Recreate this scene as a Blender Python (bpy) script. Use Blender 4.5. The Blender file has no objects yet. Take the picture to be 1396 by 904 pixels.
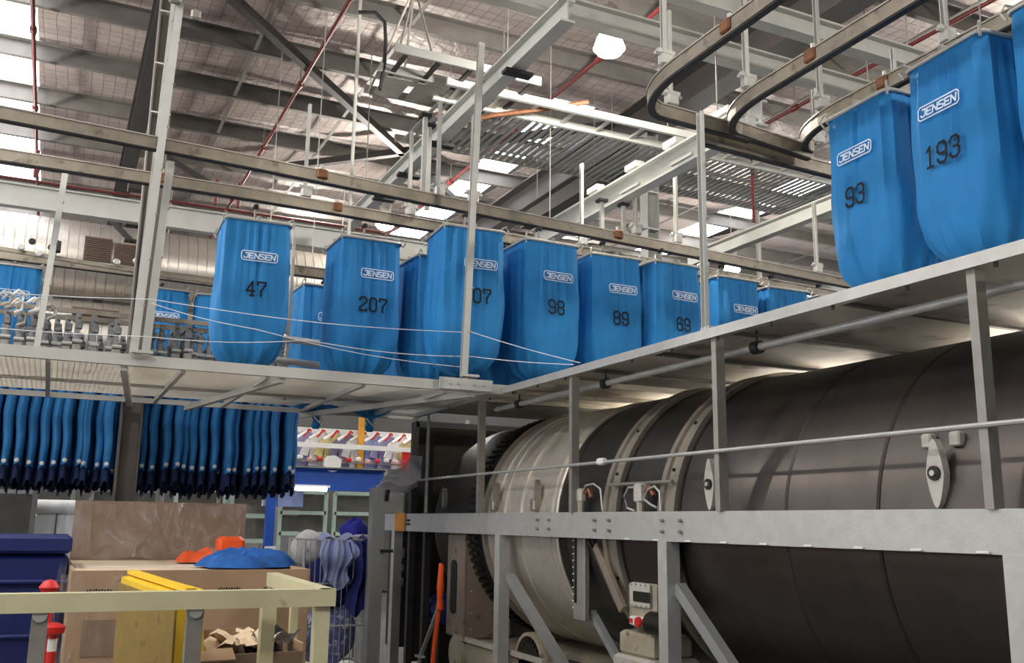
import bpy, math, random
from mathutils import Vector, Matrix
R = math.radians
C = bpy.context.scene.collection
sc = bpy.context.scene
random.seed(7)

# ---------------------------------------------------------------- camera
cam_d = bpy.data.cameras.new('camera')
cam = bpy.data.objects.new('camera', cam_d); C.objects.link(cam); sc.camera = cam
YAW, PITCH, ROLL = R(25.45), R(11.4), R(.87)
fw = Vector((math.sin(YAW)*math.cos(PITCH), math.cos(YAW)*math.cos(PITCH), math.sin(PITCH)))
rt = Vector((math.cos(YAW), -math.sin(YAW), 0)); up = rt.cross(fw)
r2 = rt*math.cos(ROLL)+up*math.sin(ROLL); u2 = -rt*math.sin(ROLL)+up*math.cos(ROLL)
M = Matrix((r2, u2, -fw)).transposed().to_4x4(); M.translation = Vector((0, 0, 1.6))
cam.matrix_world = M
cam_d.sensor_width = 36; cam_d.sensor_fit = 'HORIZONTAL'; cam_d.lens = 1300/1396*36
cam_d.clip_start = .05; cam_d.clip_end = 200

# ---------------------------------------------------------------- world, view, light levels
w = bpy.data.worlds.new('world'); sc.world = w; w.use_nodes = True
w.node_tree.nodes['Background'].inputs[0].default_value = (.75, .85, 1, 1)
w.node_tree.nodes['Background'].inputs[1].default_value = 1.0
vs = sc.view_settings
vs.view_transform = 'Standard'; vs.look = 'None'; vs.gamma = 1; vs.use_curve_mapping = False
vs.exposure = 0.0
LAMP_W = 420.0          # each high-bay lamp
WALL_FILL_E = 4.0             # glow of the strips added to the unseen side walls
FILL_TUBE_E = 42.0          # added fill tubes under the deck, hidden behind the washer
SKY_E = 7.0             # daylight coming through the skylight sheets
LAMPS = [(4.9, 8.0, 6.56), (12.15, 15.1, 6.75), (-2.6, 6.5, 6.75), (-2.6, 13.5, 6.75), (4.9, 15.6, 6.75), (12.2, 8.0, 6.75),
         (-2.6, -.5, 6.75), (4.9, .2, 6.75), (12.2, .5, 6.75), (-2.6, 21, 6.75), (4.9, 22, 6.75), (12.2, 22, 6.75)]

# ---------------------------------------------------------------- helpers
def lin(h):
    h = h.lstrip('#'); c = [int(h[i:i+2], 16)/255 for i in (0, 2, 4)]
    return tuple((x/12.92 if x <= .04045 else ((x+.055)/1.055)**2.4) for x in c)
MATS = {}
def mat(name, col, rough=.5, metal=0., var=.12, scale=6., bump=0., bscale=40., stretch=(1, 1, 1), emit=0., alpha=None, sheen=0., spots=None):
    if name in MATS: return MATS[name]
    m = bpy.data.materials.new(name); m.use_nodes = True; nt = m.node_tree; N = nt.nodes; L = nt.links
    b = N['Principled BSDF']; c = lin(col)
    b.inputs['Roughness'].default_value = rough; b.inputs['Metallic'].default_value = metal
    tc = N.new('ShaderNodeTexCoord'); mp = N.new('ShaderNodeMapping'); L.new(tc.outputs['Object'], mp.inputs[0])
    mp.inputs['Scale'].default_value = stretch
    nz = N.new('ShaderNodeTexNoise'); nz.inputs['Scale'].default_value = scale; nz.inputs['Detail'].default_value = 5
    L.new(mp.outputs[0], nz.inputs[0])
    cr = N.new('ShaderNodeValToRGB'); L.new(nz.outputs[0], cr.inputs[0])
    cr.color_ramp.elements[0].position = .3; cr.color_ramp.elements[1].position = .7
    cr.color_ramp.elements[0].color = tuple(x*(1-var) for x in c)+(1,)
    cr.color_ramp.elements[1].color = tuple(min(1, x*(1+var)) for x in c)+(1,)
    out = cr.outputs[0]
    if spots:
        n2 = N.new('ShaderNodeTexNoise'); n2.inputs['Scale'].default_value = spots[1]; n2.inputs['Detail'].default_value = 8
        L.new(tc.outputs['Object'], n2.inputs[0]); r3 = N.new('ShaderNodeValToRGB'); L.new(n2.outputs[0], r3.inputs[0])
        r3.color_ramp.elements[0].position = spots[2]; r3.color_ramp.elements[1].position = spots[2]+.08
        mx = N.new('ShaderNodeMixRGB'); L.new(r3.outputs[0], mx.inputs[0]); L.new(out, mx.inputs[1]); mx.inputs[2].default_value = lin(spots[0])+(1,)
        out = mx.outputs[0]
    L.new(out, b.inputs['Base Color'])
    if bump:
        n3 = N.new('ShaderNodeTexNoise'); n3.inputs['Scale'].default_value = bscale; n3.inputs['Detail'].default_value = 4
        L.new(mp.outputs[0], n3.inputs[0]); bp = N.new('ShaderNodeBump'); bp.inputs['Strength'].default_value = bump; bp.inputs['Distance'].default_value = .02
        L.new(n3.outputs[0], bp.inputs['Height']); L.new(bp.outputs[0], b.inputs['Normal'])
    if emit:
        b.inputs['Emission Color'].default_value = c+(1,); b.inputs['Emission Strength'].default_value = emit
    if alpha is not None: b.inputs['Alpha'].default_value = alpha
    if sheen: b.inputs['Sheen Weight'].default_value = sheen
    MATS[name] = m; return m

class MB:
    def __init__(s): s.v = []; s.f = []
    def add(s, v, f):
        n = len(s.v); s.v += [tuple(p) for p in v]; s.f += [tuple(i+n for i in q) for q in f]; return s
    def box(s, c, d, rz=0., rx=0., ry=0.):
        m = Matrix.Rotation(rz, 3, 'Z') @ Matrix.Rotation(ry, 3, 'Y') @ Matrix.Rotation(rx, 3, 'X'); c = Vector(c)
        v = [c + m @ Vector((x*d[0]/2, y*d[1]/2, z*d[2]/2)) for x in (-1, 1) for y in (-1, 1) for z in (-1, 1)]
        return s.add(v, [(0, 1, 3, 2), (4, 6, 7, 5), (0, 4, 5, 1), (2, 3, 7, 6), (0, 2, 6, 4), (1, 5, 7, 3)])
    def bev(s, c, d, b=.01, rz=0.):
        # box with chamfered vertical and horizontal edges
        m = Matrix.Rotation(rz, 3, 'Z'); c = Vector(c); X, Y, Z = d[0]/2, d[1]/2, d[2]/2
        rings = []
        for z, k in ((-Z, b), (-Z+b, 0), (Z-b, 0), (Z, b)):
            x, y = X-k, Y-k
            rings.append([c + m @ Vector(p+(z,)) for p in ((-x+b, -y), (x-b, -y), (x, -y+b), (x, y-b), (x-b, y), (-x+b, y), (-x, y-b), (-x, -y+b))])
        v = [p for r in rings for p in r]; f = []
        for i in range(3):
            for j in range(8): f.append((i*8+j, i*8+(j+1) % 8, (i+1)*8+(j+1) % 8, (i+1)*8+j))
        f += [tuple(range(7, -1, -1)), tuple(range(24, 32))]
        return s.add(v, f)
    def beam(s, p0, p1, prof, upv=(0, 0, 1)):
        p0, p1 = Vector(p0), Vector(p1); d = (p1-p0).normalized(); u = Vector(upv)
        if abs(d.dot(u)) > .99: u = Vector((0, 1, 0))
        sd = d.cross(u).normalized(); uu = sd.cross(d); n = len(prof)
        v = [p + sd*a + uu*b for p in (p0, p1) for a, b in prof]
        return s.add(v, [(i, (i+1) % n, n+(i+1) % n, n+i) for i in range(n)] + [tuple(range(n-1, -1, -1)), tuple(range(n, 2*n))])
    def sweep(s, pts, prof, closed=False, upv=(0, 0, 1)):
        pts = [Vector(p) for p in pts]; n = len(prof); m = len(pts); v = []
        prev = None
        for i, p in enumerate(pts):
            a = pts[(i-1) % m] if (closed or i > 0) else p; b = pts[(i+1) % m] if (closed or i < m-1) else p
            d = (b-a).normalized(); u = Vector(upv)
            if abs(d.dot(u)) > .98: u = prev if prev else Vector((0, 1, 0))
            sd = d.cross(u).normalized(); uu = sd.cross(d); prev = uu
            v += [p + sd*x + uu*y for x, y in prof]
        f = []
        for i in range(m if closed else m-1):
            j = (i+1) % m
            for k in range(n): f.append((i*n+k, i*n+(k+1) % n, j*n+(k+1) % n, j*n+k))
        if not closed: f += [tuple(range(n-1, -1, -1)), tuple(range((m-1)*n, m*n))]
        return s.add(v, f)
    def rod(s, p0, p1, r, n=8): return s.beam(p0, p1, circ(r, n))
    def tube(s, pts, r, n=6, closed=False): return s.sweep(pts, circ(r, n), closed)
    def lathe(s, prof, o, axis='Z', n=32, caps=True, a0=0, a1=2*math.pi):
        o = Vector(o); v = []; full = abs(a1-a0-2*math.pi) < 1e-4; cols = n if full else n+1
        for r, h in prof:
            for k in range(cols):
                a = a0+(a1-a0)*k/n; x, y = r*math.cos(a), r*math.sin(a)
                v.append(o + (Vector((x, y, h)) if axis == 'Z' else Vector((x, h, y)) if axis == 'Y' else Vector((h, x, y))))
        f = []
        for i in range(len(prof)-1):
            for k in range(n):
                k2 = (k+1) % cols
                f.append((i*cols+k, i*cols+k2, (i+1)*cols+k2, (i+1)*cols+k))
        if caps and full:
            if prof[0][0] > 1e-4: f.append(tuple(range(cols-1, -1, -1)))
            if prof[-1][0] > 1e-4: f.append(tuple((len(prof)-1)*cols+k for k in range(cols)))
        return s.add(v, f)
    def grid(s, fn, nu, nv, closed_u=False):
        cu = nu if closed_u else nu+1
        v = [fn(i/nu, j/nv) for j in range(nv+1) for i in range(cu)]
        f = [(j*cu+i, j*cu+(i+1) % cu, (j+1)*cu+(i+1) % cu, (j+1)*cu+i) for j in range(nv) for i in range(nu)]
        return s.add(v, f)
def circ(r, n=8): return [(r*math.cos(2*math.pi*i/n), r*math.sin(2*math.pi*i/n)) for i in range(n)]
def rect(w, h): return [(-w/2, -h/2), (w/2, -h/2), (w/2, h/2), (-w/2, h/2)]
def ibeam(w, h, t=.02, tw=.012):
    a, b = w/2, h/2
    return [(-a, -b), (a, -b), (a, -b+t), (tw/2, -b+t), (tw/2, b-t), (a, b-t), (a, b), (-a, b), (-a, b-t), (-tw/2, b-t), (-tw/2, -b+t), (-a, -b+t)]
def chan(w, h, t=.012, s=1):
    p = [(0, -h/2), (w, -h/2), (w, -h/2+t), (t, -h/2+t), (t, h/2-t), (w, h/2-t), (w, h/2), (0, h/2)]
    return p if s == 1 else [(-a, b) for a, b in reversed(p)]
def angle(w, h, t=.01, sx=1):
    p = [(0, 0), (w, 0), (w, t), (t, t), (t, h), (0, h)]
    return p if sx == 1 else [(-a, b) for a, b in reversed(p)]
OFF = {}
def obj(name, mb, m, parent=None, local=False, smooth=False, label=None):
    me = bpy.data.meshes.new(name)
    off = Vector((0, 0, 0))
    if parent is not None and not local: off = OFF.get(parent.name, Vector((0, 0, 0)))
    me.from_pydata([tuple(Vector(p)-off) for p in mb.v], [], mb.f); me.materials.append(m)
    if smooth:
        me.polygons.foreach_set('use_smooth', [True]*len(me.polygons)); me.set_sharp_from_angle(angle=R(38))
    me.update()
    o = bpy.data.objects.new(name, me); C.objects.link(o)
    if parent is not None: o.parent = parent; OFF[o.name] = off
    if label: o['label'] = label
    return o
def thing(name, label, cat, loc=(0, 0, 0), rz=0., group=None):
    o = bpy.data.objects.new(name, None); C.objects.link(o); o.location = loc; o.rotation_euler = (0, 0, rz)
    o.empty_display_size = .1; o['label'] = label; o['category'] = cat; OFF[o.name] = Vector(loc)
    if group: o['group'] = group
    return o
def tag(o, label, cat, group=None):
    o['label'] = label; o['category'] = cat
    if group: o['group'] = group
    return o
def struct(name, mb, m, smooth=False):
    o = obj(name, mb, m, smooth=smooth); o['kind'] = 'structure'; return o
def copy_tree(o, parent=None):
    c = o.copy(); C.objects.link(c)
    if parent is not None: c.parent = parent
    for ch in [x for x in KIDS.get(o.name, [])]: copy_tree(ch, c)
    return c
KIDS = {}
def index_kids():
    KIDS.clear()
    for x in bpy.data.objects:
        if x.parent: KIDS.setdefault(x.parent.name, []).append(x)

# ---------------------------------------------------------------- materials
galv = mat('galvanised_steel', '#bdbcb6', .45, .4, .07, 12, .06, 60)
galv_dull = mat('dull_galvanised', '#97938b', .5, .4, .1, 10, .06, 50)
paint_grey = mat('light_grey_paint', '#c2c2bb', .5, .1, .06, 5)
paint_mid = mat('mid_grey_paint', '#8d8e8b', .5, .1, .08, 5)
paint_dark = mat('dark_grey_paint', '#332f2e', .55, .1, .1, 5)
col_brown = mat('taupe_paint', '#6f6862', .5, .05, .06, 4)
purlin_m = mat('purlin_zinc', '#74716c', .5, .3, .12, 5)
rail_m = mat('track_steel', '#8b8375', .4, .5, .16, 9, .05, 60, spots=('#6d6557', 8, .6))
strip_m = mat('track_top_strip', '#a7a196', .4, .5, .1, 9)
dark_rubber = mat('dark_rubber', '#1d1d1f', .6)
red_pipe = mat('red_pipe_paint', '#661f1d', .5)
copper = mat('rusty_clamp', '#7d5236', .55, .3, .3, 30)
drum_m = mat('dark_brushed_steel', '#5c5652', .38, .85, .1, 2.5, .03, 60, (1, 2.5, 1))
drum_mid = mat('brown_brushed_steel', '#8d857c', .38, .9, .2, 3.5, .05, 30, (1, 6, 1))
drum_lt = mat('bright_brushed_steel', '#d2cabb', .4, .6, .12, 5, .04, 30, (1, 9, 1))
flange_m = mat('flange_steel', '#a29a8c', .42, .6, .12, 9)
gear_m = mat('gear_dark_steel', '#39352f', .5, .7, .2, 20)
housing_m = mat('housing_steel', '#9c8e7e', .45, .4, .12, 3, spots=('#655a50', 5, .6))
cream = mat('cream_paint', '#cdc7a0', .45, 0, .06, 5, spots=('#a8a17c', 9, .66))
beige_machine = mat('beige_machine_paint', '#a9a08c', .5, .1, .12, 8, spots=('#6d6558', 12, .62))
cardb = mat('cardboard', '#b09274', .8, 0, .07, 4, .05, 80)
cardb_lt = mat('pale_cardboard', '#e3cdb0', .8, 0, .07, 4)
cardb_dk = mat('brown_cardboard', '#8d7764', .8, 0, .07, 4)
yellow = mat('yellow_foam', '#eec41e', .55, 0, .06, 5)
olive = mat('olive_brown', '#8d7434', .7, 0, .12, 9, spots=('#75602c', 9, .6))
navy = mat('navy_plastic', '#0f2160', .5, 0, .12, 5)
navy_cloth = mat('navy_cloth', '#22296b', .85, 0, .15, 7, .2, 60)
lilac_cloth = mat('pale_blue_cloth', '#9aa7cf', .85, 0, .1, 7, .2, 60)
white_cloth = mat('white_cloth', '#e8e6e4', .85, 0, .05, 7, .2, 40)
orange_m = mat('orange_plastic', '#ef5a1c', .5, 0, .08, 7)
red_m = mat('red_plastic', '#cf2722', .45)
white_m = mat('white_plastic', '#e9e7e2', .5, 0, .04)
blue_steel = mat('blue_steel_paint', '#1f52ad', .45, .05, .08, 5)
mint = mat('mint_frame_paint', '#b9cfc0', .5, 0, .05)
grey_panel = mat('grey_panel', '#5e5b55', .6, .1, .2, 6)
black_ink = mat('black_ink', '#04070d', .8)
white_ink = mat('white_ink', '#d4e2ee', .6)
brown_metal = mat('brown_grille', '#5b4a3f', .6, .3, .25, 30)
tape = mat('orange_tape', '#d08a2e', .6)
conc = mat('concrete_floor', '#4e4c49', .5, 0, .18, 1.2, .05, 30, spots=('#42403d', 3, .58))
wallm = mat('dark_wall_sheet', '#5a5855', .7, 0, .1, 1)
sheet_m = mat('galvanised_deck_sheet', '#bdb9b2', .6, .05, .1, 2.2, .03, 6, spots=('#8d8984', 3, .57))
mesh_m = mat('mesh_wire', '#d8d2c4', .45, .4, .05)
string_m = mat('white_cord', '#dfe3e6', .6)
duct_m = mat('silver_duct', '#c9c3ba', .34, .75, .08, 4, .25, 12, (12, 1, 1))
def lamp_mat(n, e, col='#fff8ea'): return mat(n, col, .5, 0, 0, emit=e)
bulb_m = lamp_mat('lamp_dome_glow', 9); tube_m = lamp_mat('fluorescent_glow', 9, '#f0f8ff')
sky_m = lamp_mat('skylight_sheet', SKY_E, '#f6f8ff')

blue_fab = mat('blue_bag_fabric', '#1b7bba', .75, 0, .07, 4, .12, 120)
blue_fab2 = mat('blue_empty_fabric', '#2e7db8', .75, 0, .12, 6, .2, 90)
fringe_shade_m = mat('navy_shade_fabric', '#142a52', .8, 0, .2, 20)  # dark navy stands in for shade under the folded bags
blue_laundry = mat('blue_laundry', '#1e5aa2', .9, 0, .25, 12, .6, 18)

def foil():
    m = bpy.data.materials.new('foil_insulation'); m.use_nodes = True; nt = m.node_tree; N = nt.nodes; L = nt.links
    b = N['Principled BSDF']; b.inputs['Metallic'].default_value = .45; b.inputs['Roughness'].default_value = .5
    tc = N.new('ShaderNodeTexCoord')
    br = N.new('ShaderNodeTexBrick'); br.offset = 0; br.inputs['Scale'].default_value = 1
    br.inputs['Brick Width'].default_value = .16; br.inputs['Row Height'].default_value = .16; br.inputs['Mortar Size'].default_value = .006; br.inputs['Mortar Smooth'].default_value = .6
    br.inputs['Color1'].default_value = lin('#beb2ac')+(1,); br.inputs['Color2'].default_value = lin('#b2a6a1')+(1,); br.inputs['Mortar'].default_value = lin('#75696a')+(1,)
    nz = N.new('ShaderNodeTexNoise'); nz.inputs['Scale'].default_value = 1.5; nz.inputs['Detail'].default_value = 3
    va = N.new('ShaderNodeVectorMath'); va.operation = 'MULTIPLY_ADD'; L.new(nz.outputs['Color'], va.inputs[0]); va.inputs[1].default_value = (.06, .06, 0); L.new(tc.outputs['Object'], va.inputs[2])
    L.new(tc.outputs['Object'], nz.inputs[0]); L.new(va.outputs[0], br.inputs[0]); L.new(br.outputs[0], b.inputs['Base Color'])
    n1 = N.new('ShaderNodeTexNoise'); n1.inputs['Scale'].default_value = 5; n1.inputs['Detail'].default_value = 6; n1.inputs['Distortion'].default_value = 1.2
    L.new(tc.outputs['Object'], n1.inputs[0]); bp = N.new('ShaderNodeBump'); bp.inputs['Strength'].default_value = .6; bp.inputs['Distance'].default_value = .03
    L.new(n1.outputs[0], bp.inputs['Height']); L.new(bp.outputs[0], b.inputs['Normal']); return m
foil_m = foil()
def wrap():
    m = bpy.data.materials.new('clear_plastic_wrap'); m.use_nodes = True; nt = m.node_tree; N = nt.nodes; L = nt.links
    for n in list(N): N.remove(n)
    o = N.new('ShaderNodeOutputMaterial'); mx = N.new('ShaderNodeMixShader'); t = N.new('ShaderNodeBsdfTransparent'); g = N.new('ShaderNodeBsdfPrincipled')
    g.inputs['Base Color'].default_value = (.7, .66, .63, 1); g.inputs['Roughness'].default_value = .12; g.inputs['Specular IOR Level'].default_value = 1
    tc = N.new('ShaderNodeTexCoord'); mp = N.new('ShaderNodeMapping'); mp.inputs['Scale'].default_value = (7, 7, 2.2); L.new(tc.outputs['Object'], mp.inputs[0])
    n1 = N.new('ShaderNodeTexNoise'); n1.inputs['Scale'].default_value = .9; n1.inputs['Detail'].default_value = 2; n1.inputs['Distortion'].default_value = 1.5; L.new(mp.outputs[0], n1.inputs[0])
    bp = N.new('ShaderNodeBump'); bp.inputs['Strength'].default_value = 1; bp.inputs['Distance'].default_value = .12; L.new(n1.outputs[0], bp.inputs['Height']); L.new(bp.outputs[0], g.inputs['Normal'])
    r3 = N.new('ShaderNodeMapRange'); L.new(n1.outputs[0], r3.inputs[0]); r3.inputs[1].default_value = .35; r3.inputs[2].default_value = .75; r3.inputs[3].default_value = .03; r3.inputs[4].default_value = .24
    L.new(r3.outputs[0], mx.inputs[0]); L.new(t.outputs[0], mx.inputs[1]); L.new(g.outputs[0], mx.inputs[2]); L.new(mx.outputs[0], o.inputs[0]); return m
wrap_m = wrap()

# ================================================================ SETTING
struct('floor', MB().box((6, 10.5, -.05), (30, 39, .1)), conc)
struct('wall_back', MB().box((6, 29.6, 4.1), (30, .2, 8.4)), wallm)
struct('wall_front', MB().box((6, -8.6, 4.1), (30, .2, 8.4)), wallm)
glow_strip_m = mat('added_wall_glow', '#f3f6ff', .5, 0, 0, emit=WALL_FILL_E)  # glowing strips added out of view, guessed to bring in side light
glow_strip_dim_m = mat('added_wall_glow_dim', '#f3f6ff', .5, 0, 0, emit=WALL_FILL_E*.35)
for nm, xw in (('wall_left', -8.9), ('wall_right', 20.9)):
    struct(nm, MB().box((xw, 10.5, 1.1), (.2, 39, 2.2)), wallm)
    obj('upper_sheeting', MB().box((xw, 10.5, 6.35), (.2, 39, 3.9)), wallm, bpy.data.objects[nm])
for i in range(12):
    xw = -8.9 if i < 6 else 20.9; yo = 6.5*(i % 6)
    wd = struct('added_glow_strip_%d' % (i+1), MB().box((xw, -5.75+yo, 3.3), (.04, 6.3, 2.2)), glow_strip_m if i < 6 else glow_strip_dim_m)
    for k in range(5): obj('strip_bar', MB().box((xw+(.04 if i < 6 else -.04), -8.9+yo+1.575*k, 3.3), (.1, .06, 2.2)), paint_mid, wd)
ZR = 8.02
SKY = [(-7.6, -6.6), (-1.5, -.74), (6.42, 7.22), (12.0, 13.0), (18.3, 19.2)]
ceil = struct('ceiling', MB().box((6, 10.5, ZR+.35), (30, 39, .08)), wallm)
edges = [-9] + [e for s in SKY for e in s] + [21]
PY = [12.15+1.56*k for k in range(-13, 12)]
for i in range(0, len(edges), 2):
    x0, x1 = edges[i], edges[i+1]
    def fn(u, v, x0=x0, x1=x1):
        x = x0+(x1-x0)*u; y = -8.5+38*v
        ph = (y-PY[0])/1.56; s = abs(math.sin(math.pi*ph))
        return (x, y, ZR+.02-.06*s-.02*s*math.sin(x*3.1+y*2.3))
    obj('foil_blanket', MB().grid(fn, max(4, int((x1-x0)*3)), 200), foil_m, ceil, smooth=True)
obj('foil_blanket', MB().grid(lambda u, v: (6.42+.8*u, -8.5+19.1*v+1.5*v, ZR+.02-.05*abs(math.sin(math.pi*((-8.5+20.6*v)-PY[0])/1.56))), 4, 110), foil_m, ceil, smooth=True)
for x0, x1 in SKY:
    for k in range(len(PY)-1):
        if x0 > 6 and x1 < 8 and PY[k] < 11.5: continue
        mb = MB(); n = 8
        def fn(u, v, x0=x0, x1=x1, k=k):
            return (x0+(x1-x0)*u, PY[k]+.02+1.52*v, ZR+.06+.018*math.cos(u*2*math.pi*4))
        obj('skylight_sheet', mb.grid(fn, 16, 1), sky_m, ceil)
zprof = [(-.08, -.1), (-.005, -.1), (-.005, .12), (.08, .12), (.08, .13), (-.015, .13), (-.015, -.09), (-.08, -.09)]
pm = MB().beam((-8.7, 0, 0), (20.7, 0, 0), zprof); pm_me = None
for y in PY:
    if pm_me is None:
        o = obj('purlin', pm, purlin_m, ceil); pm_me = o.data
    else:
        o = bpy.data.objects.new('purlin', pm_me); C.objects.link(o); o.parent = ceil
    o.location = (0, y, 7.84)
# bridging straps between purlins
st = MB().beam((0, 0, 0), (0, 1.5, 0), rect(.05, .012)); st_me = None
for x in (1.9, 3.55, 9.4, 10.9, -4.3, 15.2):
    for y in PY[8:-1]:
        if st_me is None: o = obj('bridging_strap', st, purlin_m, ceil); st_me = o.data
        else: o = bpy.data.objects.new('bridging_strap', st_me); C.objects.link(o); o.parent = ceil
        o.location = (x, y+.03, 7.76)

# portal frames
def portal(x, label, y=10.1, cm=None, fl=.22):
    cm = cm or col_brown
    t = thing('portal_frame', label, 'steel frame', (x, y, 0))
    obj('rafter', MB().beam((x, -8, 7.46), (x, 29, 7.46), ibeam(fl, .5, .02, .015)), paint_dark, t)
    obj('column', MB().beam((x, y, 0), (x, y, 7.2), ibeam(.19, .2, .016, .012), (1, 0, 0)), cm, t)
    obj('base_plate', MB().box((x, y, .012), (.32, .32, .024)), cm, t)
    for z in (6.9, 6.3, 5.75): obj('stiffener_plate', MB().box((x, y, z), (.2, .2, .016)), paint_grey, t)
    return t
portal(.66, 'taupe steel column rising past the folded empty blue bags to the roof')
portal(7.4, 'grey steel column and dark rafter behind the cross beam, right of centre', 11.0, paint_mid, .36)
def brace(p0, p1, label, m=paint_dark, w=.11):
    t = thing('roof_brace', label, 'brace', p0)
    obj('brace_tube', MB().beam(p0, p1, rect(w, w)), m, t)
    for p in (p0, p1): obj('end_plate', MB().box(p, (.2, .2, .02)), m, t)
brace((1.0, 10.35, 7.66), (7.2, 17.0, 7.66), 'long dark diagonal brace under the foil roof, upper end at the frame top')
brace((2.75, 16.4, 7.66), (7.2, 11.9, 7.66), 'dark diagonal brace crossing the long one, left end lower')
brace((.1, 15, 6.3), (.75, 15, 5.7), 'short dark strut hanging above the silver duct, left of the column', w=.07)
brace((.95, 13.5, 6.6), (1.9, 13.5, 6.15), 'short dark strut right of the left hanger posts', w=.07)
# sprinkler pipes
for x, lab in ((-.75, 'red sprinkler pipe at the far left edge, near the bright skylights'), (2.62, 'red sprinkler pipe crossing behind the dark diagonal brace'),
               (5.95, 'red sprinkler pipe running past the glowing dome lamp'), (9.25, 'red sprinkler pipe above the numbered bags at upper right')):
    t = thing('sprinkler_pipe', lab, 'pipe', (x, 2, 7.6), group='red sprinkler pipes under the roof')
    obj('pipe_run', MB().rod((x, 2, 7.6), (x, 26, 7.6), .028), red_pipe, t, smooth=True)
    for y in (9.9, 12.5, 15.1, 18):
        obj('pipe_coupling', MB().rod((x, y, 7.6), (x, y+.12, 7.6), .045), red_pipe, t, smooth=True)
        obj('pipe_hanger', MB().rod((x, y+.06, 7.6), (x, y+.06, 7.95), .008, 5), galv_dull, t)
t = thing('sprinkler_branch', 'thin red pipe along the far cross beam at left', 'pipe', (-3, 12.9, 5.8))
obj('pipe_run', MB().rod((-3, 12.9, 5.74), (4, 12.9, 5.74), .016), red_pipe, t)
for x in (-.55, 1.65, 1.95): obj('sprinkler_drop', MB().rod((x, 12.9, 5.79), (x, 12.9, 6.15), .025), red_pipe, t)
t = thing('sprinkler_drop_pipe', 'thin red vertical drop pipe in front of the right skylight', 'pipe', (8.2, 11.2, 5.6))
obj('pipe_run', MB().rod((8.45, 10.0, 5.75), (8.45, 10.0, 6.9), .022), red_pipe, t)

# ================================================================ SUSPENDED BEAMS
def hbeam(name, p0, p1, label, w=.13, h=.2, m=paint_mid, cat='beam', t=.02):
    o = thing(name, label, cat, p0)
    obj('beam_section', MB().beam(p0, p1, ibeam(w, h, t, .014)), m, o)
    return o
b1 = hbeam('support_beam', (3.3, 6.0, 5.56), (3.3, 12.1, 5.56), 'grey I-beam running diagonally up to the centre top, over the white-posted bag', m=paint_grey)
for y in (6.9, 8.7, 9.7, 10.6): obj('clamp_plate', MB().box((3.3, y, 5.42), (.26, .1, .03)), dark_rubber, b1)
b2 = hbeam('support_beam', (8.2, 7.3, 5.45), (8.2, 11.2, 5.45), 'pale I-beam rising left of bag 93 in front of the right skylight', m=paint_grey)
b3 = hbeam('support_beam', (5.2, 6.0, 5.1), (5.2, 10.3, 5.1), 'pale slotted I-beam ending under the curved tracks', m=paint_grey, h=.24)
for y in (6.5, 7.3, 8.0, 8.8): obj('bolt_plate', MB().box((5.2, y, 5.29), (.1, .22, .06)), white_m, b3)
for y in (7.0, 7.9): obj('slot_bar', MB().box((5.08, y, 5.0), (.03, .34, .03)), paint_grey, b3)
b4 = hbeam('cross_beam', (2.2, 6.75, 6.05), (13, 6.75, 6.05), 'light grey cross beam below the dome lamp, behind the curved tracks', m=paint_grey)
b5 = hbeam('cross_beam', (3.6, 5.93, 5.97), (13, 5.93, 5.97), 'light grey cross beam nearest the camera at upper right', m=paint_grey)
b6 = hbeam('cross_beam', (-8, 13, 5.55), (16, 13, 5.55), 'long pale cross beam beyond the bags with a red pipe on top', m=paint_grey, h=.3)
b7 = hbeam('cross_beam', (7.5, 11.9, 5.05), (16, 11.9, 5.05), 'far pale cross beam left of the bottom of bag 93', m=paint_grey)
b8 = hbeam('support_beam', (6.9, 10.9, 6.7), (6.9, 14.0, 6.7), 'dark grey beam passing under the slatted tray towards the skylight', m=paint_dark, h=.34, w=.24)
for o, xs, y, zt in ((b4, (4.0, 7.9), 6.75, 7.9), (b5, (4.3, 8.0), 5.93, 7.9)):
    for x in xs: obj('hanger_rod', MB().rod((x, y, 6.08), (x, y, zt), .007, 6), galv_dull, o)
for o, x, ys, z0 in ((b1, 3.3, (7.2, 11.4), 5.68), (b2, 8.2, (7.6, 10.9), 5.57), (b3, 5.2, (6.6, 9.9), 5.25), (b8, 6.9, (11.2, 13.6), 6.87)):
    for y in ys: obj('hanger_rod', MB().rod((x, y, z0), (x, y, 7.9), .007, 6), galv_dull, o)

# ================================================================ HIGH BAY LAMPS
def lamp(p, label):
    x, y, z = p
    t = thing('high_bay_lamp', label, 'lamp', (x, y, z), group='glowing high-bay dome lamps')
    obj('lamp_dome', MB().lathe([(.17, 0), (.16, .03), (.135, .11), (.1, .18), (.065, .23)], (0, 0, 0), n=28, caps=False), bulb_m, t, local=True, smooth=True)
    obj('lens', MB().lathe([(.16, .0), (.13, -.05), (.07, -.08), (.001, -.09)], (0, 0, 0), n=28, caps=False), bulb_m, t, local=True, smooth=True)
    obj('ballast_housing', MB().lathe([(.075, .23), (.1, .26), (.11, .3), (.11, .45), (.08, .5), (.02, .52)], (0, 0, 0), n=20), galv_dull, t, local=True, smooth=True)
    obj('hanging_rod', MB().rod((0, 0, .5), (0, 0, 8.06-z), .008, 6), galv_dull, t, local=True)
    ld = bpy.data.lights.new('lamp_light', 'POINT'); ld.energy = LAMP_W; ld.color = (1, .95, .87); ld.shadow_soft_size = .16
    lo = bpy.data.objects.new('lamp_light', ld); C.objects.link(lo); lo.parent = t; lo.location = (0, 0, -.3)
lamp_labels = ['glowing white dome lamp at top centre above the cross beam', 'glowing dome lamp just above the blue bags at right, near the pale beam']
for i, p in enumerate(LAMPS):
    lamp(p, lamp_labels[i] if i < 2 else 'high-bay dome lamp of the hall grid, mostly outside the photograph')

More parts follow.
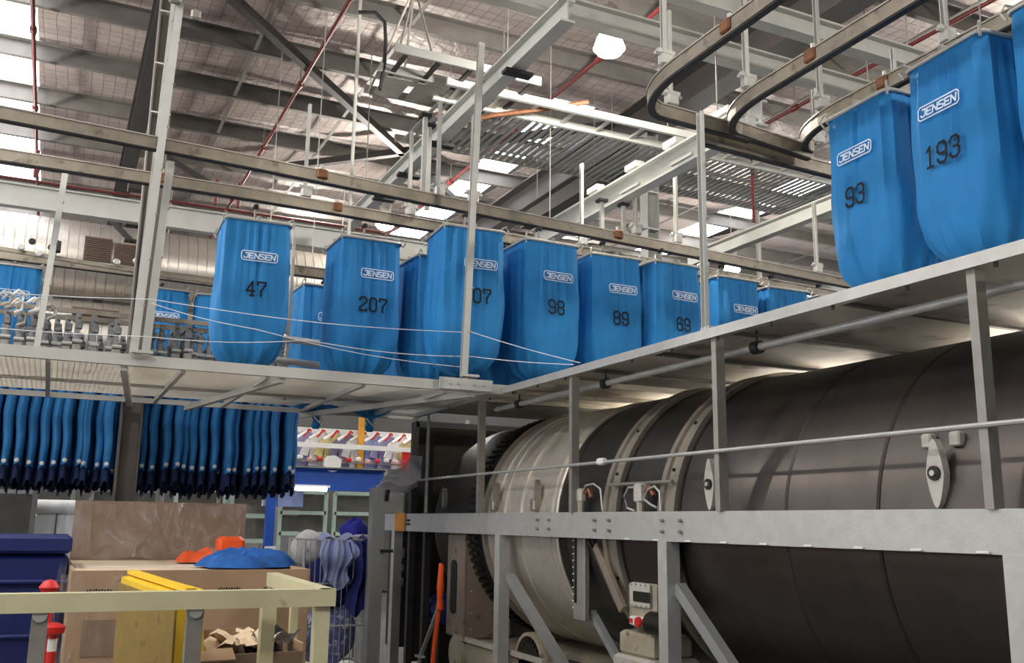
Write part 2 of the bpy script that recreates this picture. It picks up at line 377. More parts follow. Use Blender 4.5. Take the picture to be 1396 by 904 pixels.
tube2 = mat('fill_tube_glow', '#fff4e2', .5, 0, 0, emit=FILL_TUBE_E)  # tubes added out of sight to brighten deck underside and drum top
for y in (1.4, 3.6, 5.8, 8.0):
    t = thing('added_fill_tube', 'added fill tube fixed under the far edge of the deck, hidden behind the washer', 'lamp', (5.42, y, 2.745), group='added fill tubes under the deck')
    obj('tube', MB().rod((5.42, y-.6, 2.69), (5.42, y+.6, 2.69), .022, 8), tube2, t); obj('added_tube_fitting', MB().box((5.42, y, 2.745), (.09, 1.3, .05)), white_m, t)  # tube and fitting of the added fill tube
    for dy in (-.4, .4): obj('fitting_rod', MB().rod((5.42, y+dy, 2.75), (5.42, y+dy, 2.795), .01, 6), galv_dull, t)
# ================================================================ DUCTS
def duct(z, r, label, x1=5.2):
    t = thing('air_duct', label, 'duct', (-6, 16, z))
    prof = []
    x = -8.5
    while x < x1:
        prof += [(r, x), (r, x+.13), (r-.012, x+.135), (r-.012, x+.145)]; x += .15
    obj('duct_shell', MB().lathe(prof, (0, 16+r, z), 'X', 40), duct_m, t, smooth=True)
    for xx in (-2, 1.4, 4.4):
        obj('duct_strap', MB().rod((xx, 16+r, z+r), (xx, 16+r, 7.7), .01, 5), galv_dull, t)
    return t
d1 = duct(5.72, .62, 'large silver ribbed air duct under the roof at left')
d2 = duct(4.42, .6, 'lower silver ribbed air duct behind the trolley rail')
def grille(t, x0, x1, z0, z1):
    g = obj('grille_frame', MB().box(((x0+x1)/2, 16.0, (z0+z1)/2), (x1-x0, .1, z1-z0)), brown_metal, t)
    mb = MB(); n = int((z1-z0)/.035)
    for i in range(n): mb.box(((x0+x1)/2, 15.94, z0+.02+i*.035), (x1-x0-.04, .02, .012))
    l = obj('grille_louvres', mb, brown_metal, g); l['kind'] = 'stuff'
grille(d1, .12, .52, 5.55, 5.95); grille(d1, .56, .98, 5.5, 5.9); grille(d2, .05, .72, 4.6, 4.8)
for x, z, s in ((.72, 6.55, .25), (.75, 5.98, .2), (.72, 6.1, .2)):
    pass
o = obj('junction_box', MB().bev((.77, 14.9, 6.6), (.3, .2, .28)), paint_dark); tag(o, 'dark square box hung beside the column, upper of two', 'box')
o = obj('junction_box', MB().bev((.78, 14.9, 6.02), (.28, .2, .24)), paint_dark); tag(o, 'dark square box hung beside the column, lower of two', 'box')

# ================================================================ CABLE TRAYS AND SLATTED GRATING
def tray():
    t = thing('slatted_grating', 'slatted overhead cable grating with pale side rails, below the skylight', 'cable tray', (4, 9.4, 6.4))
    for y, m in ((9.38, paint_grey), (9.82, paint_grey), (11.2, galv_dull)):
        obj('side_rail', MB().beam((3.6, y, 6.5), (12.5, y, 6.5), rect(.05, .09)), m, t)
    me = None
    k = 0; x = 3.7
    while x < 12.4:
        long = k % 1 == 0
        if me is None: o = obj('slat', MB().box((0, 10.5, 6.46), (.045, 1.36, .02)), paint_mid, t); me = o.data; OFF_t = o.location.copy()
        else: o = bpy.data.objects.new('slat', me); C.objects.link(o); o.parent = t
        o.location = (x, 0, 0); x += .1; k += 1
    me = None; x = 3.8
    while x < 12.4:
        if me is None: o = obj('rung', MB().box((0, 9.6, 6.5), (.04, .42, .03)), paint_grey, t); me = o.data
        else: o = bpy.data.objects.new('rung', me); C.objects.link(o); o.parent = t
        o.location = (x, 0, 0); x += .5
    for x in (4.35, 6.6, 9):
        obj('hanger_rod', MB().rod((x, 9.38, 6.5), (x, 9.38, 7.9), .007, 6), galv_dull, t)
        obj('hanger_rod', MB().rod((x, 11.2, 6.5), (x, 11.2, 7.9), .007, 6), galv_dull, t)
tray()
def tray2():
    t = thing('cable_ladder', 'grey cable ladder hung on slanted rods above the long I-beam', 'cable tray', (2.9, 9.3, 6.4))
    for y in (9.0, 9.5, 10.1): obj('side_rail', MB().beam((2.85, y, 6.55), (4.6, y, 6.55), rect(.03, .1)), paint_mid, t)
    for i in range(5): obj('rung', MB().box((3.0+i*.38, 9.55, 6.53), (.05, 1.1, .03)), paint_dark, t)
    for i in range(4): obj('tray_floor_strip', MB().box((3.1+i*.38, 9.82, 6.5), (.3, .5, .012)), galv_dull, t)
    for x in (2.9, 3.3): 
        obj('hanger_rod', MB().rod((x, 10.1, 6.5), (3.15, 9.3, 7.5), .014, 6), galv_dull, t)
        obj('hanger_rod', MB().rod((x, 9.0, 6.5), (3.15, 9.3, 7.5), .014, 6), galv_dull, t)
    obj('hanger_rod', MB().rod((3.15, 9.3, 7.5), (3.15, 9.3, 7.95), .01, 6), galv_dull, t)
tray2()
o = obj('cable_drop', MB().tube([(2.6, 9.6, 7.2), (2.78, 9.55, 7.22), (2.88, 9.5, 7.1), (2.9, 9.5, 6.9), (2.9, 9.5, 6.6), (2.86, 9.5, 6.28)], .022), dark_rubber, smooth=True)
tag(o, 'black cable bending down beside the cable ladder', 'cable')
o = obj('flexible_conduit', MB().tube([(3.75, 10.1, 6.42), (4.0, 9.95, 6.3), (4.4, 9.8, 6.42), (4.9, 9.55, 6.5), (5.4, 9.3, 6.6)], .03), copper, smooth=True)
tag(o, 'rust-orange flexible conduit looping out of the cable ladder', 'conduit')

# ================================================================ BAG TRACKS
tprof = [(-.03, -.045), (-.008, -.045), (-.008, -.03), (-.02, -.03), (-.02, .03), (.02, .03), (.02, -.03), (.008, -.03), (.008, -.045), (.03, -.045), (.03, .045), (-.03, .045)]
lip = rect(.075, .012)
def track(label, pts, rods=(), joints=()):
    t = thing('bag_track', label, 'track', pts[0], group='overhead bag tracks')
    obj('track_rail', MB().sweep(pts, tprof), rail_m, t)
    obj('top_strip', MB().sweep([(p[0], p[1], p[2]+.053) for p in pts], lip), strip_m, t)
    obj('track_slot', MB().sweep([(p[0], p[1], p[2]-.05) for p in pts], rect(.05, .012)), dark_rubber, t)
    for (x, y, z, zt) in rods:
        h = obj('track_hanger', MB().beam((x, y, z+.06), (x, y, zt), chan(.03, .04, .008)), paint_grey, t)
        obj('hanger_clamp', MB().bev((x, y, z+.11), (.1, .07, .09), .012).box((x, y, z+.17), (.14, .03, .03)), galv, h)
        obj('clamp_bolt', MB().rod((x-.09, y, z+.15), (x+.09, y, z+.15), .012, 6), galv, h)
    for (x, y, z) in joints:
        j = obj('track_joint', MB().bev((x, y, z+.02), (.1, .1, .09), .012), copper, t)
        obj('joint_bolt', MB().rod((x, y, z), (x, y, z+.11), .015, 6), galv, j)
    return t
track('track rail crossing the whole hall from upper left, nearer of two', [(-3, 7.45, 4.52), (1.3, 7.7, 4.5), (3.8, 7.95, 4.5), (8.3, 8.27, 4.48), (13, 8.6, 4.46)],
      [(2.99, 7.9, 4.5, 5.5), (3.34, 7.92, 4.5, 5.45), (5.25, 8.05, 4.5, 5.3), (5.8, 8.1, 4.5, 5.45), (7.9, 8.25, 4.48, 5.4)], [(1.85, 7.75, 4.5), (5.0, 8.03, 4.5)])
track('track rail carrying bag 47, farther of two', [(-3, 8.5, 4.5), (1.4, 8.5, 4.5), (3.2, 8.6, 4.5), (8, 8.75, 4.48), (13, 9, 4.46)],
      [(1.9, 8.53, 4.5, 5.5), (2.95, 8.58, 4.5, 5.45), (4.95, 8.65, 4.5, 5.5), (6.6, 8.7, 4.48, 5.5)], [(.62, 8.5, 4.5), (2.2, 8.55, 4.5)])
def ubend(x, r=.28, yend=5.45):
    pts = [(x, -1.5, 4.66), (x, 2.0, 4.63), (x, 4.85, 4.6)]
    for k in range(1, 10):
        a = R(10*k); pts.append((x+r*(1-math.cos(a)), 4.85+(yend-4.85)*math.sin(a), 4.6-.02*k/9))
    return pts
track('leftmost of three curved track rails at upper right', ubend(3.5)+[(4.6, 5.46, 4.56)], [(3.5, 4.98, 4.6, 6.6), (3.86, 5.43, 4.57, 5.4)], [(3.5, 4.3, 4.6)])
track('middle of three curved track rails at upper right', ubend(4.22)+[(5.2, 5.47, 4.53)], [(4.22, 5.0, 4.6, 6.2), (4.6, 5.46, 4.56, 5.3)], [(4.22, 4.35, 4.6)])
track('curved track rail holding bags 93 and 193', ubend(4.93), [(4.93, 5.02, 4.6, 5.9), (5.3, 5.46, 4.56, 5.1), (4.93, 3.9, 4.6, 7.9), (4.93, 3.3, 4.6, 7.9)], [(4.93, 4.42, 4.6)])
track('cross track joining the three curved rails and running right', [(4.2, 5.55, 4.5), (6.5, 5.62, 4.47), (9, 5.7, 4.44), (12, 5.75, 4.4)], [(6.4, 5.62, 4.47, 5.8)])
t = thing('trolley_rail', 'thin rail with pulleys in front of the silver ducts at left', 'rail', (-3, 11.8, 4.6))
obj('rail_bar', MB().sweep([(-3, 11.8, 4.66), (.8, 11.8, 4.46), (4, 11.8, 4.4)], rect(.035, .045)), rail_m, t)
for x in (-2.2, 2.2): obj('rail_hanger', MB().rod((x, 11.8, 4.5), (x, 11.8, 7.75), .006, 6), galv, t)
for x, dz in ((-.55, .02), (-.45, .1), (-.37, -.03), (-.25, .06), (.45, -.02), (.66, .02)):
    obj('trolley_pulley', MB().lathe([(.03, -.02), (.04, 0), (.03, .02)], (x, 11.72, 4.55+dz), 'Y', 14), galv if dz < .05 else dark_rubber, t, smooth=True)
obj('trolley_block', MB().bev((-.2, 11.7, 4.62), (.1, .1, .13)), dark_rubber, t)
for (x0, x1, z) in ((2.25, 2.75, 3.5), (2.3, 2.8, 3.36)):
    pass

# ================================================================ BLUE LAUNDRY BAGS
HB = 1.3; AB = .285
def prof_r(t):
    if t < .7:
        s = t/.7; return 1+.09*(3*s*s-2*s**3)
    k = min(1, (t-.7)/.3); return 1.09*max(.16, max(0, 1-k**3.3)**.47)
def nexp(t): return 11.0 + (3.4-11.0)*min(1, t*1.05)
STROKES = {
 '0': [[(.25, 0), (.75, 0), (1, .25), (1, 1.35), (.75, 1.6), (.25, 1.6), (0, 1.35), (0, .25), (.25, 0)]],
 '1': [[(.2, 1.3), (.55, 1.6), (.55, 0)], [(.2, 0), (.9, 0)]],
 '2': [[(0, 1.2), (0, 1.35), (.25, 1.6), (.75, 1.6), (1, 1.35), (1, 1.05), (0, .35), (0, 0), (1, 0), (1, .25)]],
 '3': [[(0, 1.25), (0, 1.35), (.25, 1.6), (.75, 1.6), (1, 1.35), (1, 1), (.8, .82), (.4, .82)], [(.8, .82), (1, .6), (1, .25), (.75, 0), (.25, 0), (0, .25), (0, .35)]],
 '4': [[(.75, 0), (.75, 1.6), (0, .5), (1.05, .5)], [(.5, 0), (1, 0)]],
 '6': [[(1, 1.25), (1, 1.35), (.75, 1.6), (.25, 1.6), (0, 1.35), (0, .25), (.25, 0), (.75, 0), (1, .25), (1, .65), (.75, .88), (0, .88)]],
 '7': [[(0, 1.25), (0, 1.6), (1, 1.6), (1, 1.3), (.45, .6), (.45, 0)]],
 '8': [[(.25, 0), (.75, 0), (1, .25), (1, .6), (.8, .82), (1, 1.05), (1, 1.35), (.75, 1.6), (.25, 1.6), (0, 1.35), (0, 1.05), (.2, .82), (0, .6), (0, .25), (.25, 0)], [(.2, .82), (.8, .82)]],
 'J': [[(.3, 1.6), (1, 1.6), (1, .3), (.7, 0), (.3, 0), (0, .3)]], 'E': [[(1, 1.6), (0, 1.6), (0, 0), (1, 0)], [(0, .8), (.8, .8)]],
 'N': [[(0, 0), (0, 1.6), (1, 0), (1, 1.6)]], 'S': [[(1, 1.5), (.8, 1.6), (.1, 1.6), (0, 1.3), (0, .95), (1, .65), (1, .2), (.8, 0), (0, 0), (0, .15)]]}
STROKES['9'] = [[(1-x, 1.6-y) for x, y in STROKES['6'][0]]]
def strokes(text, w, h, gap, th, x0=0., z0=0., slant=0.):
    """quads (in x, z) of the text, centred on x0, z0"""
    q = []; total = len(text)*w+(len(text)-1)*gap; x = x0-total/2
    for ch in text:
        for line in STROKES[ch]:
            for a, b in zip(line, line[1:]):
                p = Vector((x+a[0]*w, z0-h/2+a[1]/1.6*h)); r = Vector((x+b[0]*w, z0-h/2+b[1]/1.6*h))
                p.x += slant*(p.y-z0); r.x += slant*(r.y-z0)
                d = (r-p); L = d.length; d = d/L; n = Vector((-d.y, d.x))*th/2; p2 = p-d*th*.42; r2_ = r+d*th*.42
                q.append([p2+n, r2_+n, r2_-n, p2-n])
        x += w+gap
    return q
def front_y(x, z, eps):
    t = min(.99, max(0, -z/HB)); a = AB*prof_r(t); n = nexp(t); u = min(.995, abs(x/a))
    return -a*(1-u**n)**(1/n)-eps
def decal(quads, eps=.027):
    mb = MB()
    for q in quads:
        segs = max(1, int((q[1]-q[0]).length/.03)); 
        for s in range(segs):
            a, b = s/segs, (s+1)/segs
            pts = [q[0].lerp(q[1], a), q[0].lerp(q[1], b), q[3].lerp(q[2], b), q[3].lerp(q[2], a)]
            mb.add([(p.x, front_y(p.x, p.y, eps), p.y) for p in pts], [(3, 2, 1, 0)])
    return mb
def bag_mesh(seed):
    rnd = random.Random(seed); ph = [rnd.uniform(0, 6.28) for _ in range(8)]; NU = 96; NV = 44
    def fn(u, v):
        t = v; th = 2*math.pi*u; c, s = math.cos(th), math.sin(th); n = nexp(t); a = AB*prof_r(t)
        r = (abs(c)**n+abs(s)**n)**(-1/n)
        pleat = .012*(1-t)*(math.sin(26*th+ph[0])+.7*math.sin(17*th+ph[1])) * min(1, t*12+.2)
        wob = .012*math.sin(3*th+ph[2]+4*t)*t*(1-t)*2+.008*math.sin(5*th+ph[3]-7*t)*t
        g = max(0, (t-.7)/.3); gather = -.045*g*abs(math.sin(8*th+ph[4]+.8*math.sin(3*th)))*a/AB
        diag = .006*math.sin(6*th+ph[5]+14*t)*min(1, 2*t)
        rr = r*a+pleat+wob+gather+diag*(1 if t < .9 else 0)
        return (rr*c, rr*s, -HB*t-.012*g*math.sin(9*th))
    mb = MB().grid(fn, NU, NV, True)
    n0 = len(mb.v)-NU; mb.f.append(tuple(range(n0+NU-1, n0-1, -1)))
    return mb
BAGM = []
def bag_fabric(seed):
    return bag_mesh(seed)
bag_variants = {}
def laundry_bag(loc, rz, label, number=None, logo=True, seed=0, frame_rot=0., hang=.26, lx=.03, knot=True, name='laundry_bag', lean=0):
    t = thing(name, label, 'laundry bag', loc, rz, 'blue laundry bags on the overhead tracks')
    t.rotation_euler = (lean, 0, rz)
    v = seed % 4
    if v not in bag_variants: 
        o = obj('fabric_bag', bag_fabric(v), blue_fab, t, local=True, smooth=True); bag_variants[v] = o.data
        o.data.polygons.foreach_set('use_smooth', [True]*len(o.data.polygons))
    else: o = bpy.data.objects.new('fabric_bag', bag_variants[v]); C.objects.link(o); o.parent = t
    A = AB+.008
    def add(key, name, make, m, par, smooth=False):
        if key in bag_variants: q = bpy.data.objects.new(name, bag_variants[key]); C.objects.link(q); q.parent = par
        else: q = obj(name, make(), m, par, local=True, smooth=smooth); bag_variants[key] = q.data
        return q
    def rim():
        pts = []
        for cx, cy, a0 in ((1, 1, 0), (-1, 1, 90), (-1, -1, 180), (1, -1, 270)):
            for k in range(5): a = R(a0+k*22.5); pts.append((cx*(A-.05)+.05*math.cos(a), cy*(A-.05)+.05*math.sin(a), 0))
        return MB().tube(pts, .013, 8, True)
    rm = add('rim', 'rim_frame', rim, galv, t, True)
    for k, (sx, sy) in enumerate(((1, 1), (-1, 1), (-1, -1), (1, -1))):
        add('hook%d' % k, 'corner_hook', lambda sx=sx, sy=sy: MB().tube([(sx*A, sy*A, -.04), (sx*(A+.02), sy*(A+.02), 0), (sx*A, sy*A, .05), (sx*(A-.03), sy*(A-.03), .03)], .008, 6), galv, rm, True)
    add('bar%.2f' % hang, 'hanger_bar', lambda: MB().beam((0, -A, .03), (0, A, .03), rect(.03, .03)).beam((-A, 0, .03), (A, 0, .03), rect(.025, .025)).rod((0, 0, .03), (0, 0, hang-.08), .012), galv_dull, t)
    add('trol%.2f' % hang, 'trolley_wheel', lambda: MB().lathe([(.01, -.03), (.024, -.028), (.024, -.01), (.014, 0), (.024, .01), (.024, .028), (.01, .03)], (0, 0, hang-.09), 'Y', 14), dark_rubber, t, True)
    if knot and not (loc[1] < 9.3 and loc[2] < 4.25):
        add('knot', 'drawstring_knot', lambda: MB().lathe([(.075, -HB+.02), (.05, -HB-.03), (.03, -HB-.08), (.05, -HB-.12), (.035, -HB-.16)], (0, 0, 0), n=12), blue_fab, t, True)
        add('cord', 'cord', lambda: MB().tube([(.02, -.03, -HB-.03), (.05, -.05, -HB-.07), (.02, -.06, -HB-.1), (-.03, -.05, -HB-.05), (-.05, -.04, -HB-.02)], .009, 5), white_m, t)
    if logo:
        def lg():
            z = -.335; q = []
            W, H = .155, .042; th = .008
            cs = [(-W, -H+.015), (-W+.015, -H), (W-.015, -H), (W, -H+.015), (W, H-.015), (W-.015, H), (-W+.015, H), (-W, H-.015), (-W, -H+.015)]
            for a, b in zip(cs, cs[1:]):
                p = Vector((a[0]+lx, a[1]+z)); r = Vector((b[0]+lx, b[1]+z)); d = (r-p).normalized(); n = Vector((-d.y, d.x))*th/2; p = p-d*.003; r = r+d*.003
                q.append([p+n, r+n, r-n, p-n])
            q += strokes('JENSEN', .034, .044, .0125, .0105, lx, z, .12)
            return decal(q)
        add('logo%.2f' % lx, 'printed_logo', lg, white_ink, t)
    if number:
        n = len(number)
        obj('printed_number', decal(strokes(number, .064, .125, .03, .0165, .0+lx*.3, -.63)), black_ink, t, local=True)
    return t
ZB = 4.2
laundry_bag((1.455, 8.57, ZB), R(-2), 'blue laundry bag printed 47, leftmost of the big numbered bags', '47', seed=0, hang=.3, lx=.02)
laundry_bag((2.49, 8.58, ZB-.02), R(1), 'blue laundry bag printed 207, right of bag 47', '207', seed=1, hang=.3, lx=.05)
laundry_bag((3.24, 7.86, ZB), R(-3), 'blue laundry bag whose number 107 is partly hidden by a pale post', '107', seed=2, hang=.3, lx=.05)
laundry_bag((4.04, 7.92, ZB), R(2), 'blue laundry bag printed 98, right of the pale post', '98', seed=3, hang=.3, lx=.04)
laundry_bag((4.83, 8.04, ZB), R(-1), 'blue laundry bag printed 89, between bags 98 and 69', '89', seed=0, hang=.3, lx=.05)
laundry_bag((5.5, 7.98, ZB), R(3), 'blue laundry bag printed 69, beside the thin right post', '69', seed=1, hang=.3, lx=.05)
laundry_bag((6.42, 8.16, ZB), R(1), 'blue laundry bag with white logo right of the thin post, number hidden', seed=2, hang=.3, lx=.05)
laundry_bag((7.15, 8.2, ZB-.02), R(-1), 'blue laundry bag top second to the right of the thin post', seed=3, hang=.3)
laundry_bag((7.9, 8.25, ZB-.02), R(1), 'blue laundry bag top third to the right of the thin post', seed=0, hang=.3)
laundry_bag((8.65, 8.3, ZB-.02), R(1), 'blue laundry bag top farthest right in the row, above the deck edge', seed=1, hang=.3)
laundry_bag((3.25, 8.64, ZB-.08), R(4), 'shaded blue laundry bag tucked between bags 207 and 107', seed=3, hang=.38, logo=False)
laundry_bag((4.0, 8.66, ZB-.08), R(-3), 'shaded blue laundry bag behind bag 98', seed=2, hang=.38, logo=False)
laundry_bag((4.87, 4.36, 4.36), R(-93), 'large blue laundry bag printed 93 at upper right', '93', seed=1, hang=.24, lx=.0)
laundry_bag((4.8, 3.6, 4.38), R(-95), 'large blue laundry bag printed 193, nearest whole bag at right', '193', seed=2, hang=.24, lx=-.02)
laundry_bag((4.86, 2.93, 4.45), R(-92), 'blue laundry bag cut off by the right edge of the photo', seed=0, hang=.24)
laundry_bag((-.62, 12.3, 4.42), R(2), 'blue laundry bag at the left edge beyond the hooks', seed=1, hang=.2)
laundry_bag((1.02, 12.3, 4.34), R(2), 'blue laundry bag seen behind the left hanger posts', seed=2, hang=.2)
laundry_bag((1.72, 12.3, 4.33), R(-3), 'blue laundry bag half hidden left of bag 47', seed=3, hang=.2)
track('far track above the blue bags behind the left hanger posts', [(-3, 12.3, 4.62), (3.2, 12.3, 4.54)], [(-.9, 12.3, 4.6, 5.4), (2.2, 12.3, 4.55, 5.4)])
track('low track above the low-hung bags between bags 47 and 207', [(2.0, 9.85, 4.2), (3.4, 9.85, 4.2)], [(2.7, 9.85, 4.2, 7.9)])
laundry_bag((2.44, 9.85, 4.0), R(2), 'low-hung blue laundry bag in the gap between bags 47 and 207', seed=0, hang=.2)
laundry_bag((3.02, 9.85, 4.0), R(-2), 'low-hung blue laundry bag behind bag 207, only its tied end showing', seed=1, hang=.2)
# low rollers between bags 47 and 207
t = thing('roller_conveyor', 'short pale rollers between bags 47 and 207', 'roller', (2.0, 9.3, 3.3))
for z in (3.36, 3.14): obj('roller', MB().rod((1.75, 9.3, z), (2.3, 9.3, z-.02), .035, 12), galv, t, smooth=True)
obj('roller_bracket', MB().box((1.98, 9.3, 3.62), (.03, .03, 1.75)), galv, t)
obj('roller_hook', MB().tube([(1.7, 9.3, 3.0), (1.85, 9.3, 3.25), (1.95, 9.3, 3.45), (2.0, 9.3, 3.7)], .015), galv, t)

# ================================================================ FOLDED EMPTY BAGS
clamp_m = mat('worn_clamp_steel', '#7b7c7d', .5, .3, .3, 30)
def empty_bag():
    t = thing('folded_empty_bag', 'folded empty blue bag hanging in the row below the left platform', 'empty bag', (0, 0, 0), 0, 'folded empty blue bags in a row')
    NU = 20; NV = 14
    def fn(u, v):
        th = 2*math.pi*u; c, s = math.cos(th), math.sin(th); z = 3.08-v*1.0
        y = (.26)*(1 if s > 0 else -1)*abs(s)**.5
        wx = .047*(1+.15*math.sin(3.1*y*9+v*3))*(.9+.2*math.sin(math.pi*min(1, v*1.1)))
        x = wx*c+.007*math.sin(7*v+1.3)+.006*math.sin(v*13+y*8)
        if v > .75: z -= (v-.75)*(.16*math.sin(9*y+2)+.5*(y+.26)*.7)*1.2
        return (x, y, z)
    f = obj('folded_fabric', MB().grid(fn, NU, NV, True), blue_fab2, t, local=True, smooth=True)
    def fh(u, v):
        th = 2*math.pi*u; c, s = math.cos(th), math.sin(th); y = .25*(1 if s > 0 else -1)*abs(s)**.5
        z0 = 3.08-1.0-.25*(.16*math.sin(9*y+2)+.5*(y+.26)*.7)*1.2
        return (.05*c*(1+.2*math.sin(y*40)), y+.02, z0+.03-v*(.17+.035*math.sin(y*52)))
    obj('painted_shade_fringe', MB().grid(fh, 20, 3, True), fringe_shade_m, f, local=True, smooth=True)  # dark fringe: shaded lower ends of the bag put into the colour
    e = MB().lathe([(.016, -.006), (.022, 0), (.016, .006)], (0, -.275, 2.13), 'Y', 10); obj('eyelet', e, white_m, f, local=True)
    k = obj('clamp_arm', MB().beam((-.01, -.2, 3.62), (-.012, -.24, 3.2), rect(.05, .03)), clamp_m, t, local=True)
    obj('clamp_arm', MB().beam((0, .2, 3.6), (0, .15, 3.2), rect(.04, .02)), clamp_m, t, local=True); obj('top_bar', MB().box((0, 0, 3.58), (.03, .5, .03)), clamp_m, t, local=True)
    obj('clamp_jaw', MB().bev((0, -.25, 3.24), (.085, .07, .1), .012), galv_dull, k, local=True); obj('clamp_head', MB().bev((0, -.22, 3.49), (.07, .06, .08), .01), clamp_m, k, local=True)
    obj('clamp_pin', MB().rod((-.045, -.27, 3.32), (.045, -.27, 3.32), .018, 8), galv, k, local=True)
    obj('rubber_grip', MB().bev((0, -.25, 3.11), (.08, .08, .14), .012), dark_rubber, k, local=True)
    return t
eb = empty_bag(); index_kids()
for i in range(36):
    o = eb if i == 0 else copy_tree(eb)
    o.location = (-1.25+i*.104+random.uniform(-.008, .008), 10.72, random.uniform(-.02, .03)); o.rotation_euler = (random.uniform(-.02, .02), random.uniform(-.012, .012), random.uniform(-.08, .08))
    ORD = 'first second third fourth fifth sixth seventh eighth ninth tenth eleventh twelfth thirteenth fourteenth fifteenth sixteenth seventeenth eighteenth nineteenth'.split()
    o['label'] = ('folded empty blue bag in the front row, %s to the left of the taupe column' % ORD[17-i]) if i < 18 else ('folded empty blue bag in the front row, %s counted rightward from the taupe column' % ORD[i-18])
for i in range(36):
    o = copy_tree(eb); o.location = (-1.2+i*.104+random.uniform(-.008, .008), 11.45, random.uniform(-.03, .02)-.03); o.rotation_euler = (0, 0, random.uniform(-.06, .06))
    o['label'] = 'folded empty blue bag in the shaded second row behind the first'; o['group'] = 'folded empty blue bags in the second row'
t = thing('clamp_rail', 'twin steel rails carrying the clamps of the folded empty bags', 'rail', (-2, 10.7, 3.66))
obj('rail_bar', MB().beam((-2, 10.5, 3.66), (2.6, 10.5, 3.66), rect(.03, .05)), rail_m, t)
obj('rail_bar', MB().beam((-2, 10.9, 3.66), (2.6, 10.9, 3.66), rect(.03, .05)), rail_m, t)
for x in (-1.5, 2.5): obj('rail_bracket', MB().box((x, 10.7, 3.71), (.05, .5, .05)), galv, t); obj('rail_hanger', MB().rod((x, 10.7, 3.7), (x, 10.7, 7.75), .006, 6), galv, t)
t = thing('hook_cluster', 'tangle of white and grey trolley hooks at the left edge above the rail', 'hooks', (-.3, 10.2, 3.55))
rh = random.Random(3)
for i in range(12):
    x = -.62+rh.random()*.5; z = 3.5+rh.random()*.2; y = 10.1+rh.random()*.2
    obj('hook', MB().tube([(x, y, z), (x+.05, y-.03, z+.05), (x+.1, y, z+.02), (x+.09, y, z-.05), (x+.03, y+.02, z-.08)], .014, 6), galv if i % 3 else white_m, t, smooth=True)

# ================================================================ PLATFORM (left wire-mesh deck and right sheet deck)
t = thing('bag_catch_deck', 'raised pale steel deck of wire mesh at left and sheet metal over the drum', 'platform', (3.58, 7.7, 2.7))
obj('front_edge_beam', MB().beam((-4, 7.7, 2.775), (3.7, 7.7, 2.775), rect(.05, .085)), paint_grey, t)
obj('back_edge_beam', MB().beam((-4, 9.95, 2.73), (3.6, 9.95, 2.73), rect(.04, .05)), paint_grey, t)
obj('middle_bar', MB().beam((-4, 8.9, 2.74), (3.6, 8.9, 2.74), rect(.03, .025)), galv_dull, t)
for x in (-1.2, -.1, .85, 1.5, 2.3, 3.05): obj('cross_bar', MB().beam((x, 7.72, 2.73), (x, 9.93, 2.73), rect(.035, .035)), paint_grey, t)
obj('diagonal_bar', MB().beam((.42, 7.72, 2.72), (.62, 9.93, 2.68), rect(.05, .05)), paint_grey, t)
obj('diagonal_bar', MB().beam((1.62, 7.72, 2.72), (1.15, 9.93, 2.68), rect(.05, .05)), paint_grey, t)
obj('diagonal_bar', MB().beam((3.3, 7.72, 2.72), (2.3, 9.93, 2.68), rect(.05, .05)), paint_grey, t)
mb = MB()
for i in range(84): mb.box((-.2, 7.74+i*.0262, 2.775), (7.6, .0055, .004))
for i in range(190): mb.box((-4+i*.04, 8.84, 2.78), (.004, 2.2, .004))
o = obj('wire_mesh', mb, mesh_m, t); o['kind'] = 'stuff'
# corner plate with bolts
obj('corner_plate', MB().box((3.2, 7.64, 2.79), (.5, .02, .1)), paint_grey, t)
for x in (3.05, 3.12, 3.28, 3.36): obj('plate_bolt', MB().rod((x, 7.635, 2.79), (x, 7.61, 2.79), .012, 6), galv, t)
# right sheet deck over the washer
obj('side_edge_beam', MB().beam((5.6, -1, 2.765), (5.6, 9.95, 2.765), rect(.05, .06)), galv, t)
obj('side_edge_beam', MB().beam((3.58, -1, 2.765), (3.58, 9.95, 2.765), rect(.05, .06)), galv, t)
ys = [-1, 1.2, 3.7, 4.62, 5.5, 6.35, 7.7, 9.9]
for a, b in zip(ys, ys[1:]):
    if a < 7: obj('deck_sheet', MB().box((4.6, (a+b)/2, 2.80), (2.0, b-a-.006, .012)), sheet_m, t)
for y in (1.2, 2.45, 3.72, 4.64, 5.5, 6.35): obj('joist', MB().beam((3.6, y, 2.765), (5.58, y, 2.765), angle(.035, .03, .006)), paint_dark, t)
for y in (6.95, 7.7, 8.3): obj('joist', MB().beam((3.6, y, 2.77), (5.58, y, 2.77), rect(.05, .05)), galv_dull, t)
obj('deck_sheet', MB().box((4.6, 8.8, 2.80), (2.0, 2.2, .012)), sheet_m, t)
for y in [2.2+i*.48 for i in range(13)]: obj('edge_bolt', MB().rod((3.575, y, 2.715), (3.575, y, 2.738), .01, 6), dark_rubber, t)
# clamped pipe
t = thing('clamped_pipe', 'steel pipe in black clamps running under the deck edge', 'pipe', (3.75, -1, 2.66))
obj('pipe_run', MB().rod((3.75, -1, 2.66), (3.75, 8.2, 2.66), .024, 12), galv, t, smooth=True)
for y in (2.55, 4.45, 6.2, 7.7):
    c = obj('pipe_clamp', MB().lathe([(.026, -.03), (.04, -.03), (.04, .03), (.026, .03)], (3.75, y, 2.66), 'Y', 14), dark_rubber, t, smooth=True)
    obj('clamp_stud', MB().rod((3.75, y, 2.69), (3.75, y, 2.765), .009, 6), dark_rubber, c)

